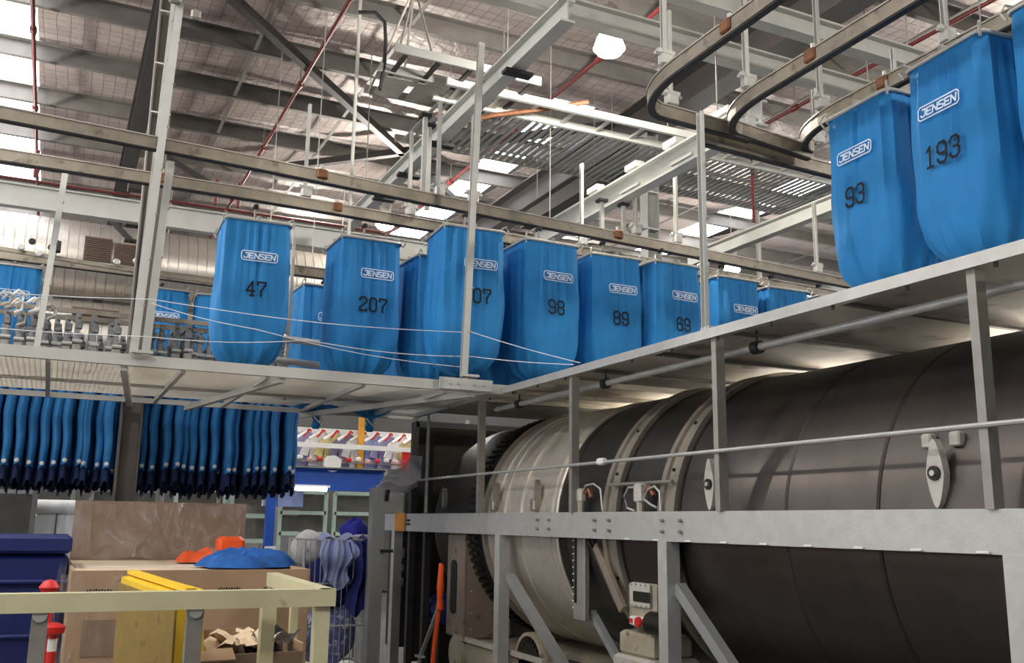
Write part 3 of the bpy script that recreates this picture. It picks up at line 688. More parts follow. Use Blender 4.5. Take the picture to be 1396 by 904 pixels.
# ================================================================ STEEL FRAME IN FRONT OF THE WASHER
XB = 3.58
t = thing('walkway_frame', 'galvanised channel beam with bolted posts and legs in front of the washer drum', 'steel frame', (XB, 2, 0))
bm_ = obj('channel_beam', MB().beam((XB+.03, 0, 1.598), (XB+.03, 11.05, 1.598), chan(.06, .19, .012, -1) if False else chan(.06, .19, .012)), galv, t)
# (web faces the aisle)
for ya in (6.93, 6.02, 5.16):
    for dy in (-.1, .1):
        for z in (1.565, 1.635): obj('bolt', MB().rod((XB+.03, ya+dy, z), (XB+.004, ya+dy, z), .013, 6), galv_dull, bm_)
for y in (10.18, 10.12):
    for z in (1.58, 1.62): obj('bolt', MB().rod((XB+.03, y, z), (XB+.01, y, z), .012, 6), dark_rubber, bm_)
obj('tape_band', MB().box((XB+.02, 10.42, 1.6), (.012, .34, .2)), tape, bm_, label='orange tape wrapped round the far end of the beam')
for y in [2.5+i*.35 for i in range(10)]: obj('weld_bead', MB().rod((XB+.02, y, 1.51), (XB+.02, y+.06, 1.51), .006, 5), white_m, bm_)
for y in (2.82, 4.66, 6.46, 8.24):
    p = obj('rail_post', MB().beam((XB+.04, y, 1.69), (XB+.04, y, 2.735), rect(.065, .045), (0, 1, 0)), galv_dull, t)
obj('mid_rail', MB().rod((XB, .5, 2.045), (XB, 10.25, 2.045), .0125, 8), galv, t, smooth=True)
for y in (2.73, 5.25, 7.78, 10.62):
    obj('leg', MB().beam((XB+.06, y, 0), (XB+.06, y, 1.505), rect(.1, .1), (0, 1, 0)), galv, t)
    obj('foot_plate', MB().box((XB+.06, y, .01), (.2, .2, .02)), galv, t)
for y0, z0, y1, z1 in ((7.7, 1.15, 6.55, .4), (5.2, 1.22, 4.3, .45)):
    obj('knee_brace', MB().beam((XB+.1, y0, z0), (XB+.12, y1, z1), rect(.07, .07)), paint_mid, t)
obj('rail_joint', MB().bev((XB, 5.98, 2.05), (.05, .09, .05)), white_m, t)
obj('wire_stay', MB().rod((3.6, 9.6, 2.73), (3.6, 9.6, 1.7), .02), galv_dull, t)

# ================================================================ TUNNEL WASHER
XC, ZC, RD = 4.8, 1.6, 1.07
t = thing('tunnel_washer', 'long cylindrical dark steel tunnel washer behind the walkway beam', 'industrial washer', (XC, 4, 0))
def shell(y0, y1, r, m, name='drum_shell', n=96, label=None):
    return obj(name, MB().lathe([(r-.012, y0), (r, y0+.01), (r, y1-.01), (r-.012, y1)], (XC, 0, ZC), 'Y', n), m, t, smooth=True, label=label)
sec = [-1.5, .6, 2.1, 3.57, 4.24, 5.26]
for a, b in zip(sec, sec[1:]): shell(a+.004, b-.004, RD, drum_m)
obj('drum_core', MB().lathe([(RD-.02, -1.5), (RD-.02, 9.7)], (XC, 0, ZC), 'Y', 64), gear_m, t, smooth=True)
shell(5.48, 5.98, RD, drum_m)
shell(6.2, 6.78, RD+.005, drum_m)
for y in (5.37, 6.09):
    f = obj('ring_flange', MB().lathe([(RD-.01, y-.1), (RD+.035, y-.1), (RD+.035, y-.05), (RD+.012, y-.045), (RD+.012, y+.035), (RD+.035, y+.04), (RD+.035, y+.09), (RD-.01, y+.09)], (XC, 0, ZC), 'Y', 96), flange_m, t, smooth=True)
    for k in range(36):
        a = R(60+k*10); x = XC+(RD+.012)*math.cos(a); z = ZC+(RD+.012)*math.sin(a)
        if k % 2 == 0: obj('flange_bolt', MB().rod((x, y, z), (x+.014*math.cos(a), y, z+.014*math.sin(a)), .012, 6), gear_m, f)
    obj('gap_band', MB().lathe([(RD+.006, y-.13), (RD+.006, y-.11)], (XC, 0, ZC), 'Y', 96, False), gear_m, f, smooth=True)
shell(6.95, 8.32, RD+.0, drum_lt, label='bright light-toned drum section')
for y in (7.05, 7.62, 7.95, 8.12): obj('drum_rib', MB().lathe([(RD, y-.015), (RD+.012, y-.01), (RD+.012, y+.01), (RD, y+.015)], (XC, 0, ZC), 'Y', 96, False), drum_lt, t, smooth=True)
obj('section_rim', MB().lathe([(RD-.02, 8.32), (RD+.03, 8.33), (RD+.03, 8.38), (RD-.02, 8.39)], (XC, 0, ZC), 'Y', 96), flange_m, t, smooth=True)
shell(8.85, 9.75, RD-.03, drum_mid, label='brown-grey far drum section')
g = obj('gear_ring', MB().lathe([(RD-.05, 8.55), (RD-.01, 8.56), (RD-.01, 8.8), (RD-.05, 8.81)], (XC, 0, ZC), 'Y', 96), gear_m, t, smooth=True)
mb = MB(); NT = 96
for k in range(NT):
    a = 2*math.pi*k/NT; mb.box((XC+(RD+.0)*math.cos(a), 8.68, ZC+(RD+.0)*math.sin(a)), (.05, .22, .03), 0, 0, -a)
o = obj('gear_teeth', mb, gear_m, g)
obj('drum_end', MB().lathe([(RD-.03, 9.75), (.8, 9.85), (.001, 9.9)], (XC, 0, ZC), 'Y', 64), drum_mid, t, smooth=True)
# lugs: pointed oval plates with a round hole
def lug(y, z, h, wd, m=white_m, hole=True):
    x = XC-math.sqrt(max(.01, (RD+.03)**2-(z-ZC)**2))-.012
    pts = []
    for k in range(24):
        a = 2*math.pi*k/24; pts.append((wd*.5*math.cos(a)*abs(math.cos(a))**.0*(1-.35*abs(math.sin(a))), h/2*math.sin(a)))
    v = [(x-.012, y+p[0], z+p[1]) for p in pts]+[(x+.03, y+p[0], z+p[1]) for p in pts]; n = 24
    mb = MB().add(v, [tuple(range(n))]+[(i, n+i, n+(i+1) % n, (i+1) % n) for i in range(n)])
    l = obj('lifting_lug', mb, m, t, smooth=False)
    if hole:
        obj('lug_hole', MB().lathe([(.034, 0), (.034, .012)], (x-.024, y, z), 'X', 18), gear_m, l)
        obj('lug_screw', MB().lathe([(.014, 0), (.014, .012)], (x-.034, y, z), 'X', 10), galv, l)
lug_m = mat('worn_lug_paint', '#bdb8ad', .5, .1, .1, 20)
lug(3.19, 1.86, .32, .1, lug_m); lug(4.9, 1.86, .32, .1, lug_m)
for y in (3.13, 3.29): obj('lug_pad', MB().bev((3.8, y, 2.02), (.05, .06, .07), .008), lug_m, t)
for y in (7.27, 8.1): lug(y, 1.84, .26, .07, flange_m, False); obj('lug_block', MB().bev((3.72, y+.05, 1.76), (.06, .08, .1), .01), flange_m, t)
lug(9.4, 1.85, .2, .07, flange_m, False)
# dark end housing behind the far drum
for p0, p1 in (((3.7, 10.3, 0), (3.7, 10.3, 2.72)), ((3.75, 9.95, 0), (3.75, 9.95, 2.6)), ((6.2, 10.3, 0), (6.2, 10.3, 2.72))):
    obj('end_post', MB().beam(p0, p1, rect(.07, .07)), paint_dark, t)
obj('end_header', MB().beam((3.7, 10.3, 2.7), (6.2, 10.3, 2.7), rect(.07, .07)), paint_dark, t)
obj('end_panel', MB().box((5.0, 10.4, 1.4), (2.5, .03, 2.6)), gear_m, t)
# casing with slot, below the beam
c = obj('drive_casing', MB().bev((3.97, 9.02, 1.0), (.5, .5, 1.0), .02), housing_m, t)
sl = []
for k in range(20):
    a = 2*math.pi*k/20; sl.append((.06*math.cos(a), (.2 if math.sin(a) > 0 else -.2)+.06*math.sin(a)))
v = [(3.712, 9.07+p[0]*1.3, .98+p[1]) for p in sl]+[(3.725, 9.07+p[0]*1.3, .98+p[1]) for p in sl]
obj('slot_opening', MB().add(v, [tuple(range(20))]+[(i, 20+i, 20+(i+1) % 20, (i+1) % 20) for i in range(20)]), gear_m, c)
obj('corner_bead', MB().box((3.715, 8.78, 1.0), (.02, .03, 1.0)), housing_m, c)
for z in (.6, .75, .95, 1.2, 1.4): obj('rivet', MB().rod((3.78, 8.77, z), (3.78, 8.755, z), .01, 6), galv, c)
bs = obj('machine_base', MB().bev((4.35, 8.1, .25), (1.2, 1.9, .5), .03), beige_machine, t)
obj('base_lip', MB().box((3.74, 8.1, .51), (.05, 1.9, .04)), lug_m, bs)
obj('base_roller', MB().lathe([(.05, -.04), (.17, -.04), (.17, .04), (.05, .04)], (3.74, 8.95, .36), 'X', 20), beige_machine, bs, smooth=True)
gg = obj('drive_gear', MB().lathe([(.03, -.05), (.17, -.05), (.17, .05), (.03, .05)], (3.8, 7.45, .45), 'X', 28), gear_m, t, smooth=True)
mb = MB()
for k in range(22):
    a = 2*math.pi*k/22; mb.box((3.8, 7.45+.185*math.cos(a), .45+.185*math.sin(a)), (.1, .04, .03), 0, a)
obj('gear_teeth', mb, gear_m, gg)
obj('gear_guard', MB().lathe([(.23, -.06), (.26, -.06), (.26, .06), (.23, .06)], (3.8, 7.45, .45), 'X', 20, True, 0, math.pi), beige_machine, t, smooth=True)
br = obj('slotted_bracket', MB().bev((3.72, 6.52, 1.2), (.05, .17, .62), .008), galv_dull, t)
obj('bracket_slot', MB().box((3.69, 6.56, 1.26), (.012, .025, .48)), gear_m, br)
for z in [.98+i*.05 for i in range(11)]: obj('slot_rivet', MB().rod((3.695, 6.595, z), (3.685, 6.595, z), .006, 5), white_m, br)
obj('frame_rail', MB().beam((3.95, -1, .42), (3.95, 7.2, .42), rect(.12, .18)), paint_dark, t)
obj('back_panel', MB().box((4.8, 2.0, .3), (1.4, 6, .5)), gear_m, t)
# small drive unit with red and white switch
u = obj('gearbox', MB().bev((3.9, 5.78, 1.06), (.26, .34, .3), .02), beige_machine, t)
obj('cover_plate', MB().bev((3.755, 5.76, 1.13), (.02, .24, .16), .005), lug_m, u)
obj('cover_window', MB().bev((3.742, 5.73, 1.12), (.012, .2, .07), .004), gear_m, u)
for y in (5.68, 5.74, 5.8, 5.86):
    for z in (1.06, 1.2): obj('cover_bolt', MB().rod((3.748, y, z), (3.735, y, z), .008, 6), galv, u)
sw = obj('switch_box', MB().bev((3.73, 5.74, .96), (.06, .17, .06), .008), white_m, t)
obj('red_knob', MB().lathe([(.032, 0), (.036, .02), (.02, .03)], (3.67, 5.68, .96), 'X', 16), red_m, sw, smooth=True)
obj('red_label', MB().box((3.695, 5.79, .96), (.006, .03, .03)), red_m, sw)
obj('motor', MB().lathe([(.05, -.1), (.075, -.09), (.075, .12), (.05, .14)], (3.75, 5.5, .96), 'Y', 18), gear_m, t, smooth=True)
obj('gearbox_foot', MB().bev((3.9, 5.8, .8), (.34, .42, .16), .02), beige_machine, t)
obj('gearbox_plinth', MB().bev((3.9, 5.8, .36), (.4, .5, .72), .02), lug_m, t)
obj('link_arm', MB().beam((3.72, 6.3, 1.45), (3.72, 5.93, 1.02), rect(.03, .07)), housing_m, t)
for y, y2 in ((6.42, 6.02), (6.36, 5.96)): obj('cable_bundle', MB().rod((3.72, y, 1.5), (3.72, y2, 1.05), .014), gear_m, t)
obj('strut', MB().beam((3.8, 6.5, .95), (3.8, 6.0, .55), rect(.05, .05)), paint_mid, t)
# valves and hoses above the beam
for y, s in ((5.6, 1), (6.42, .8)):
    vv = obj('valve_body', MB().bev((3.66, y, 1.82), (.07*s, .09*s, .13*s), .012), lug_m, t)
    obj('valve_stem', MB().rod((3.66, y, 1.69), (3.66, y, 1.8), .03, 10), flange_m, vv)
    obj('valve_elbow', MB().tube([(3.66, y-.07, 1.83), (3.66, y-.12, 1.86), (3.66, y-.16, 1.8)], .018), copper, vv)
for pts in ([(3.66, 6.4, 1.83), (3.64, 6.32, 1.89), (3.64, 6.2, 1.9), (3.64, 6.1, 1.86), (3.64, 6.07, 1.7)],
            [(3.66, 5.62, 1.86), (3.64, 5.72, 1.86), (3.64, 5.78, 1.8), (3.64, 5.74, 1.72), (3.65, 5.66, 1.7)],
            [(3.66, 5.56, 1.78), (3.64, 5.48, 1.84), (3.64, 5.4, 1.86), (3.64, 5.34, 1.82), (3.64, 5.33, 1.7)], [(3.66, 5.56, 1.78), (3.64, 5.45, 1.74), (3.64, 5.38, 1.72)]):
    obj('hose', MB().tube(pts, .008, 6), galv, t, smooth=True)
obj('service_pipe', MB().rod((3.7, 5.28, 1.89), (3.7, 6.1, 1.89), .012), galv_dull, t)

# things between the beam legs
t = thing('orange_squeegee', 'orange-handled floor squeegee leaning on the drive casing', 'squeegee', (3.45, 8.76, 0))
obj('handle', MB().tube([(3.45, 8.72, 1.2), (3.45, 8.74, .9), (3.45, 8.85, .5), (3.45, 8.95, .05)], .022, 8), orange_m, t, smooth=True)
obj('grip', MB().lathe([(.02, .78), (.035, .8), (.028, .9), (.036, 1.0), (.028, 1.1), (.02, 1.22)], (3.45, 8.75, 0), n=12), orange_m, t, smooth=True)
obj('blade', MB().box((3.45, 9.0, .04), (.06, .5, .08)), dark_rubber, t)
t = thing('metal_prop', 'thin pale metal prop slanting beside the orange squeegee', 'prop', (3.5, 9.3, 0))
obj('prop_bar', MB().beam((3.5, 8.85, .86), (3.5, 9.35, .3), rect(.035, .02)), galv, t)
obj('prop_foot', MB().box((3.5, 9.38, .29), (.06, .14, .02)), galv, t)
obj('prop_strut', MB().beam((3.5, 9.38, .28), (3.5, 9.38, 0), rect(.03, .03)), galv_dull, t)
t = thing('blue_motor', 'dark blue motor behind the far leg of the beam', 'motor', (4.0, 9.9, 0))
obj('motor_body', MB().lathe([(.1, -.2), (.16, -.18), (.16, .2), (.1, .24)], (3.95, 9.85, .68), 'Y', 20), navy, t, smooth=True)
for k in range(8):
    a = 2*math.pi*k/8; obj('cooling_fin', MB().box((3.95+.165*math.cos(a), 9.87, .68+.165*math.sin(a)), (.03, .34, .01), 0, 0, -a), navy, t)
obj('motor_stand', MB().box((3.95, 9.85, .26), (.3, .4, .52)), gear_m, t)
t = thing('valve_panel', 'dark cabinet with small pale valves beside the grey door post', 'control panel', (3.9, 10.75, 0))
obj('cabinet', MB().bev((3.95, 10.95, .95), (.5, .3, 1.5), .015), paint_dark, t)
for z, s in ((1.25, .12), (1.08, .08), (.92, .1)): obj('small_valve', MB().bev((3.74, 10.78, z), (.09, .06, s), .012), beige_machine, t)
t = thing('grey_door_post', 'tall grey steel post left of the beam end, under draped plastic', 'post', (2.95, 9.25, 0))
obj('post_tube', MB().beam((2.95, 9.25, 0), (2.95, 9.25, 1.93), rect(.13, .13), (0, 1, 0)), paint_mid, t)
obj('latch', MB().box((3.04, 9.17, 1.32), (.12, .05, .03)), dark_rubber, t); obj('foot_plate', MB().box((2.95, 9.25, .01), (.24, .24, .02)), paint_mid, t)
obj('black_clip', MB().box((3.02, 9.16, 1.86), (.035, .03, .12), 0, .3), dark_rubber, t)
pa, pb, pc, pd = Vector((2.93, 9.2, 1.95)), Vector((3.62, 9.85, 2.03)), Vector((3.72, 10.1, 2.36)), Vector((3.28, 9.6, 2.18))
def fn(u, v):
    p = pa.lerp(pb, u).lerp(pd.lerp(pc, u), v); p.z += .03*math.sin(7*u+4*v)-.05*math.sin(math.pi*v)*math.sin(math.pi*u); return tuple(p)
def fn2(u, v):
    p = pa.lerp(pb, u); return (p.x-.03+.015*math.sin(9*u+3*v), p.y-.02, p.z-v*(.07+.12*(1-u)**3)+.03*math.sin(7*u))
def fn3(u, v):
    return (3.35+.1*u+.02*math.sin(8*v), 10.72+.01*math.sin(20*u), 2.03-.5*v)
o = obj('plastic_cover', MB().grid(fn, 18, 14).grid(fn2, 18, 5), mat('frosted_plastic', '#e9e6f2', .3, 0, .08, 6, .3, 12, alpha=.8), smooth=True)
tag(o, 'frosted plastic sheet draped over the posts left of the drum', 'plastic sheet')

# ================================================================ POSTS IN FRONT OF THE BAGS, CORDS
def hpost(p0, p1, label, w=.055, m=paint_grey, holes=True):
    t = thing('hanger_post', label, 'post', p0)
    obj('post_bar', MB().beam(p0, p1, chan(w, .045, .006), (0, 1, 0)), m, t)
    obj('post_foot', MB().box((p0[0]+w/2, p0[1], p0[2]+.01), (w*2.6, .08, .02)), m, t)
    a, b = Vector(p0), Vector(p1)
    n = max(2, int((b-a).length/.35))
    for i in range(1, n): 
        q = a.lerp(b, i/n); obj('post_bolt', MB().rod((q.x+.0, q.y-.03, q.z), (q.x, q.y-.045, q.z), .009, 6), galv_dull, t)
    return t
hpost((.5, 7.62, 2.82), (.655, 7.62, 7.2), 'left pale hanger post rising from the mesh deck to the roof', .06)
for i, (x, y, z) in enumerate(((.62, 7.56, 6.3), (.63, 7.56, 6.7), (.6, 7.56, 5.75), (.65, 7.56, 7.1))):
    o = obj('cable_clip', MB().bev((x-.07, y, z), (.1, .05, .12), .015).bev((x+.1, y+.03, z-.1), (.08, .05, .09), .015), galv_dull); tag(o, ['third highest', 'second highest', 'lowest', 'highest'][i]+' clip bracket on the tall left hanger post', 'bracket')
hpost((.6, 7.85, 2.82), (.66, 7.85, 4.45), 'shorter pale hanger post just behind the left one, up to the track', .06)
hpost((.49, 7.95, 2.82), (.59, 8.0, 7.2), 'thin farther pale post left of the tall hanger post', .03, galv)
hpost((3.06, 7.3, 2.8), (3.15, 7.3, 5.85), 'pale post standing in front of bag 107', .055)
hpost((3.6, 4.73, 2.8), (3.6, 4.73, 4.25), 'thin pale post in front of bag 69', .03)
hpost((-.2, 9.0, 2.8), (-.12, 9.0, 4.7), 'pale slanting post near the left edge of the deck', .05)
for p, lab in (((1.92, 8.0), 'white hanger rod between track and beam, left of the pale post'), ((2.9, 8.1), 'white square rod above bag 107, left of two'), ((3.02, 8.3), 'white square rod above bag 107, right of two'),
               ((4.98, 8.3), 'pale square rod above bag 89'), ((5.25, 8.3), 'pale square rod left of the grey column')):
    if p[0] < 2: continue
    t = thing('hanger_rod', lab, 'rod', (p[0], p[1], 4.55)); obj('rod_bar', MB().beam((p[0], p[1], 4.56), (p[0], p[1], 5.45 if p[0] < 4 else 5.0), rect(.04, .04), (0, 1, 0)), paint_grey, t)
    obj('rod_plate', MB().box((p[0], p[1], 5.42 if p[0] < 4 else 4.97), (.1, .1, .03)), dark_rubber, t)
def cord(pts, label):
    out = []
    for a, b in zip(pts, pts[1:]):
        for k in range(8):
            s = k/8; out.append((a[0]+(b[0]-a[0])*s, a[1]+(b[1]-a[1])*s, a[2]+(b[2]-a[2])*s-.05*math.sin(math.pi*s)*min(1, abs(b[0]-a[0])/2)))
    out.append(pts[-1]); o = obj('cord', MB().tube(out, .0032, 5), string_m); tag(o, label, 'cord')
cord([(-1.5, 7.55, 3.2), (.56, 7.55, 3.23), (3.16, 7.42, 3.21), (3.58, 6.3, 2.82)], 'white cord strung across the bags, highest of three')
cord([(.56, 7.55, 3.2), (1.33, 7.5, 3.07), (3.1, 7.42, 2.9)], 'white cord slanting down from the left posts to the pale post')
cord([(-1.5, 7.55, 2.97), (.54, 7.55, 2.94), (1.75, 7.5, 3.02), (3.16, 7.42, 3.0), (3.58, 6.4, 2.82)], 'white cord strung nearly level across the bags, lowest of three')

# ================================================================ LEFT FOREGROUND
# cream guard rail
t = thing('cream_guard_rail', 'cream-painted square-tube guard rail in the lower left foreground', 'guard rail', (1.4, 5.0, 0))
obj('top_rail', MB().beam((-2, 5.0, 1.215), (1.37, 5.0, 1.215), rect(.085, .085)), cream, t)
obj('return_rail', MB().beam((1.345, 4.96, 1.215), (1.4, 6.6, 1.215), rect(.075, .085)), cream, t)
for x in (.02, .7, 1.325): 
    p = obj('post', MB().beam((x, 5.02, 0), (x, 5.02, 1.175), rect(.075 if x > .1 else .07, .07), (0, 1, 0)), cream if x > 1 else galv_dull, t)
    if x < 1: obj('post_bolt', MB().lathe([(.03, 0), (.035, .01), (.02, .02)], (x, 4.97, 1.16), 'Y', 10), galv, p)
obj('post', MB().beam((1.1, 5.25, 0), (1.1, 5.25, 1.175), rect(.07, .07)), cream, t)
obj('post', MB().beam((1.4, 6.57, 0), (1.4, 6.57, 1.175), rect(.06, .06)), cream, t)
obj('post', MB().beam((1.38, 5.85, 0), (1.38, 5.85, 1.175), rect(.045, .045)), cream, t)
# pallet of cartons
t = thing('wrapped_carton', 'big open cardboard bin wrapped in clear plastic on a pallet', 'carton', (.85, 7.0, 0))
x0, x1, y0, y1, zt = .19, 1.68, 6.75, 8.95, 1.24
obj('carton_front', MB().box(((x0+x1)/2, y0, .7), (x1-x0, .02, 1.14)), cardb, t)
obj('carton_side', MB().box((x0, (y0+y1)/2, .7), (.02, y1-y0, 1.14)), cardb, t); obj('carton_side', MB().box((x1, (y0+y1)/2, .7), (.02, y1-y0, 1.14)), cardb, t)
obj('carton_back', MB().box((.92, 8.98, .93), (1.42, .025, 1.62)), cardb_dk, t)
obj('carton_lid', MB().box(((x0+x1)/2, (y0+y1)/2, zt), (x1-x0, y1-y0, .015)), cardb_lt, t)
obj('tape_strip', MB().box(((x0+x1)/2, 7.8, zt+.009), (x1-x0, .06, .003)), white_m, t)
for x in (.28, 1.08, 1.38):
    mb = MB()
    for k in range(9): mb.box((x+k*.017, y0-.012, 1.145+.004*(k % 2)), (.011, .004, .016))
    obj('print_mark', mb, mat('print_ink', '#3a2f28', .7), t)
obj('lower_panel', MB().box((.56, y0-.014, .86), (.58, .012, .22)), cardb_dk, t)
obj('lower_panel', MB().box((.52, y0-.02, .64), (.44, .012, .14)), mat('grey_brown_card', '#8d7c71', .8), t)
pl = obj('pallet', MB().box((.95, 7.88, .11), (1.55, 2.2, .03)), cardb_lt, t)
for x in (.25, .95, 1.65): obj('pallet_block', MB().box((x, 7.88, .05), (.1, 2.2, .09)), cardb_lt, pl)
def fn(u, v):
    x = .15+1.56*u; return (x, 8.95-.02*math.sin(u*17)-.5*(1-v)**2*(.2+u*.6), 1.27+.46*v+.012*math.sin(u*23))
obj('plastic_wrap', MB().grid(fn, 40, 12), wrap_m, t, smooth=True)
def fn(u, v):
    y = 8.95-2.2*u; top = 1.75-.47*min(1, u*3.0)
    return (.13-.03*math.sin(u*14+v*6)-.06*v, y, top-v*(top-.2))
obj('plastic_wrap', MB().grid(fn, 24, 16), wrap_m, t, smooth=True)
obj('plastic_wrap', MB().grid(lambda u, v: (.12+.5*u, 6.71-.015*math.sin(u*20+v*9), 1.25-1.1*v), 12, 12), wrap_m, t, smooth=True)
# open box with papers
t = thing('open_carton', 'open brown carton of crumpled paper behind the cream rail', 'carton', (1.08, 5.55, 0))
obj('carton_wall', MB().box((1.08, 5.42, .45), (.52, .012, .9)), cardb_dk, t); obj('carton_wall', MB().box((1.08, 5.9, .5), (.52, .012, .96)), cardb_dk, t)
obj('carton_wall', MB().box((.82, 5.66, .47), (.012, .48, .94)), cardb, t); obj('carton_wall', MB().box((1.34, 5.66, .47), (.012, .48, .94)), cardb, t)
obj('carton_flap', MB().box((.88, 5.4, .9), (.18, .1, .01), .1, .5), cardb, t)
rp = random.Random(5)
for i in range(9):
    x = .9+rp.random()*.38; y = 5.5+rp.random()*.3; z = .9+rp.random()*.07; a = rp.random()*3
    def fn(u, v, x=x, y=y, z=z, a=a, i=i):
        p = (u-.5)*.2; q = (v-.5)*.16; return (x+p*math.cos(a)-q*math.sin(a), y+p*math.sin(a)+q*math.cos(a), z+.05*math.sin(5*u+i)*math.cos(4*v))
    o = obj('crumpled_paper', MB().grid(fn, 5, 5), (cardb_lt, white_m, dark_rubber, cardb_lt)[i % 4]); tag(o, 'crumpled packing paper in the open carton behind the cream rail', 'paper', 'crumpled papers in the open carton')
# yellow guard block
t = thing('yellow_guard', 'tall yellow capped guard panel leaning across the cream rail', 'guard panel', (.5, 5.6, 0))
P0, P1, P2, P3 = Vector((.42, 6.0, 1.27)), Vector((.54, 6.1, 1.29)), Vector((.79, 5.42, 1.235)), Vector((.64, 5.22, 1.21))
dn = Vector((.02, 0, -1.2))
v = [P0, P1, P2, P3]+[P0+dn, P1+dn, P2+dn+Vector((.08, 0, 0)), P3+dn-Vector((.01, 0, 0))]
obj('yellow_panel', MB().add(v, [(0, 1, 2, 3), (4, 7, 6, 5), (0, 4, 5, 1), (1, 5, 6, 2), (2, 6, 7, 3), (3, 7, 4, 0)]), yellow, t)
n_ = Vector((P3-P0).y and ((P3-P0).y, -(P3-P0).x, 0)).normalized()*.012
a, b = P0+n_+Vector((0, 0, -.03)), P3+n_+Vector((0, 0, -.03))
obj('olive_side', MB().add([a, b, b+dn, a+dn, a-n_, b-n_, b-n_+dn, a-n_+dn], [(0, 1, 2, 3), (4, 7, 6, 5), (0, 4, 5, 1), (2, 6, 7, 3), (0, 3, 7, 4), (1, 5, 6, 2)]), olive, t, label='dull olive-brown side')  # olive-brown skin over one side face of the yellow panel
m1 = (P0+P1)/2+Vector((0, 0, .015)); m2 = (P2+P3)/2+Vector((0, 0, .015))
obj('top_ridge', MB().beam(m1, m2, rect(.06, .02)), yellow, t)
# navy bins
t = thing('navy_bin', 'navy blue wheeled bin at the lower left edge', 'bin', (-.4, 7.7, 0))
obj('bin_body', MB().bev((-.4, 8.0, .74), (1.15, .9, 1.2), .03), navy, t)
obj('bin_lid', MB().bev((-.4, 7.97, 1.41), (1.17, .94, .12), .02), navy, t)
obj('lid_step', MB().bev((-.4, 7.52, 1.16), (1.16, .05, .03), .01), navy, t); obj('bin_rib', MB().bev((-.4, 7.52, .8), (1.14, .04, .03), .01), navy, t)
for x in (-.85, .05): obj('wheel', MB().lathe([(.03, -.03), (.07, -.03), (.07, .03), (.03, .03)], (x, 7.7, .07), 'X', 16), dark_rubber, t, smooth=True)
t = thing('red_white_post', 'red and white striped barrier post behind the cream rail', 'barrier post', (.09, 5.5, 0))
for k in range(16): obj('stripe', MB().lathe([(.022, .06*k), (.022, .06*k+.06)], (.09, 5.5, .1), n=12), red_m if k % 2 else white_m, t)
obj('red_collar', MB().lathe([(.02, 0), (.05, .01), (.055, .04), (.02, .06)], (.09, 5.48, 1.02), n=14), red_m, t, smooth=True)
obj('red_cap', MB().lathe([(.03, 0), (.05, .03), (.03, .06), (.001, .07)], (.05, 5.5, 1.22), n=14), red_m, t, smooth=True)
obj('red_back_strip', MB().beam((.04, 5.54, 0), (.06, 5.54, 1.24), rect(.035, .02)), red_m, t)
obj('post_base', MB().lathe([(.14, 0), (.14, .03), (.03, .1)], (.09, 5.5, 0), n=18), dark_rubber, t, smooth=True)
# orange folded covers and blue laundry on the carton
def lump(name, c, d, m, label, cat, seed, fold=.12, pr=None):
    rr = random.Random(seed); ph = [rr.uniform(0, 6) for _ in range(6)]
    def fn(u, v):
        th = 2*math.pi*u; fi = math.pi*v; s = math.sin(fi)
        k = 1+fold*(math.sin(3*th+ph[0]+4*v)+.6*math.sin(7*th+ph[1]-6*v)+.4*math.sin(11*v+ph[2]+2*th))
        z = math.cos(fi)*k
        return (c[0]+d[0]/2*s*math.cos(th)*k, c[1]+d[1]/2*s*math.sin(th)*k, max(c[2]-d[2]/2, c[2]+d[2]/2*z*(1 if z > 0 else 1)))
    o = obj(name, MB().grid(fn, 36, 22, True), m, pr, smooth=True)
    if cat: tag(o, label, cat)
    elif label: o['label'] = label
    return o
def fn(u, v):
    th = 2*math.pi*u; r_ = v**.8; e = 1+.09*math.sin(3*th+1)+.05*math.sin(7*th)
    x, y = r_*math.cos(th)*e, r_*math.sin(th)*e
    q1 = abs(math.sin(4*x+5*y+1.5*math.sin(3*y))); q2 = abs(math.sin(3*x-8*y+2*math.sin(4*x)))
    h = (1-v**5)*(.07+.02*math.sin(2.5*x+4*y)+.02*(1-q1**1.5)+.012*(1-q2)+.006*math.sin(24*y+6*x+2*math.sin(5*x)))
    return (1.37+.36*x, 7.45+.33*y, 1.262+max(.0, h)*1.1)
o = obj('blue_laundry', MB().grid(lambda u, v: fn(u, max(.001, 1-v)), 72, 30, True), blue_laundry, smooth=True); tag(o, 'heap of crumpled blue cloth on top of the wrapped carton', 'cloth')
def fn(u, v):
    h = .11+.02*math.sin(6*u+3*v)-.05*(1-u)
    return (.98+.3*u, 8.1+.34*v+.02*math.sin(5*u), 1.262+h*min(1, 6*min(u, 1-u, v, 1-v)+.02))
o = obj('orange_cover', MB().grid(fn, 20, 14), orange_m, smooth=True); tag(o, 'flat folded orange cover beside the blue cloth on the carton', 'cover')
o = obj('orange_cover', MB().bev((1.42, 8.45, 1.36), (.22, .2, .2), .03).add([(1.32, 8.34, 1.3), (1.52, 8.34, 1.3), (1.52, 8.34, 1.32), (1.32, 8.34, 1.32)], [(0, 1, 2, 3)]), orange_m); tag(o, 'upright orange block behind the blue cloth on the carton', 'block')
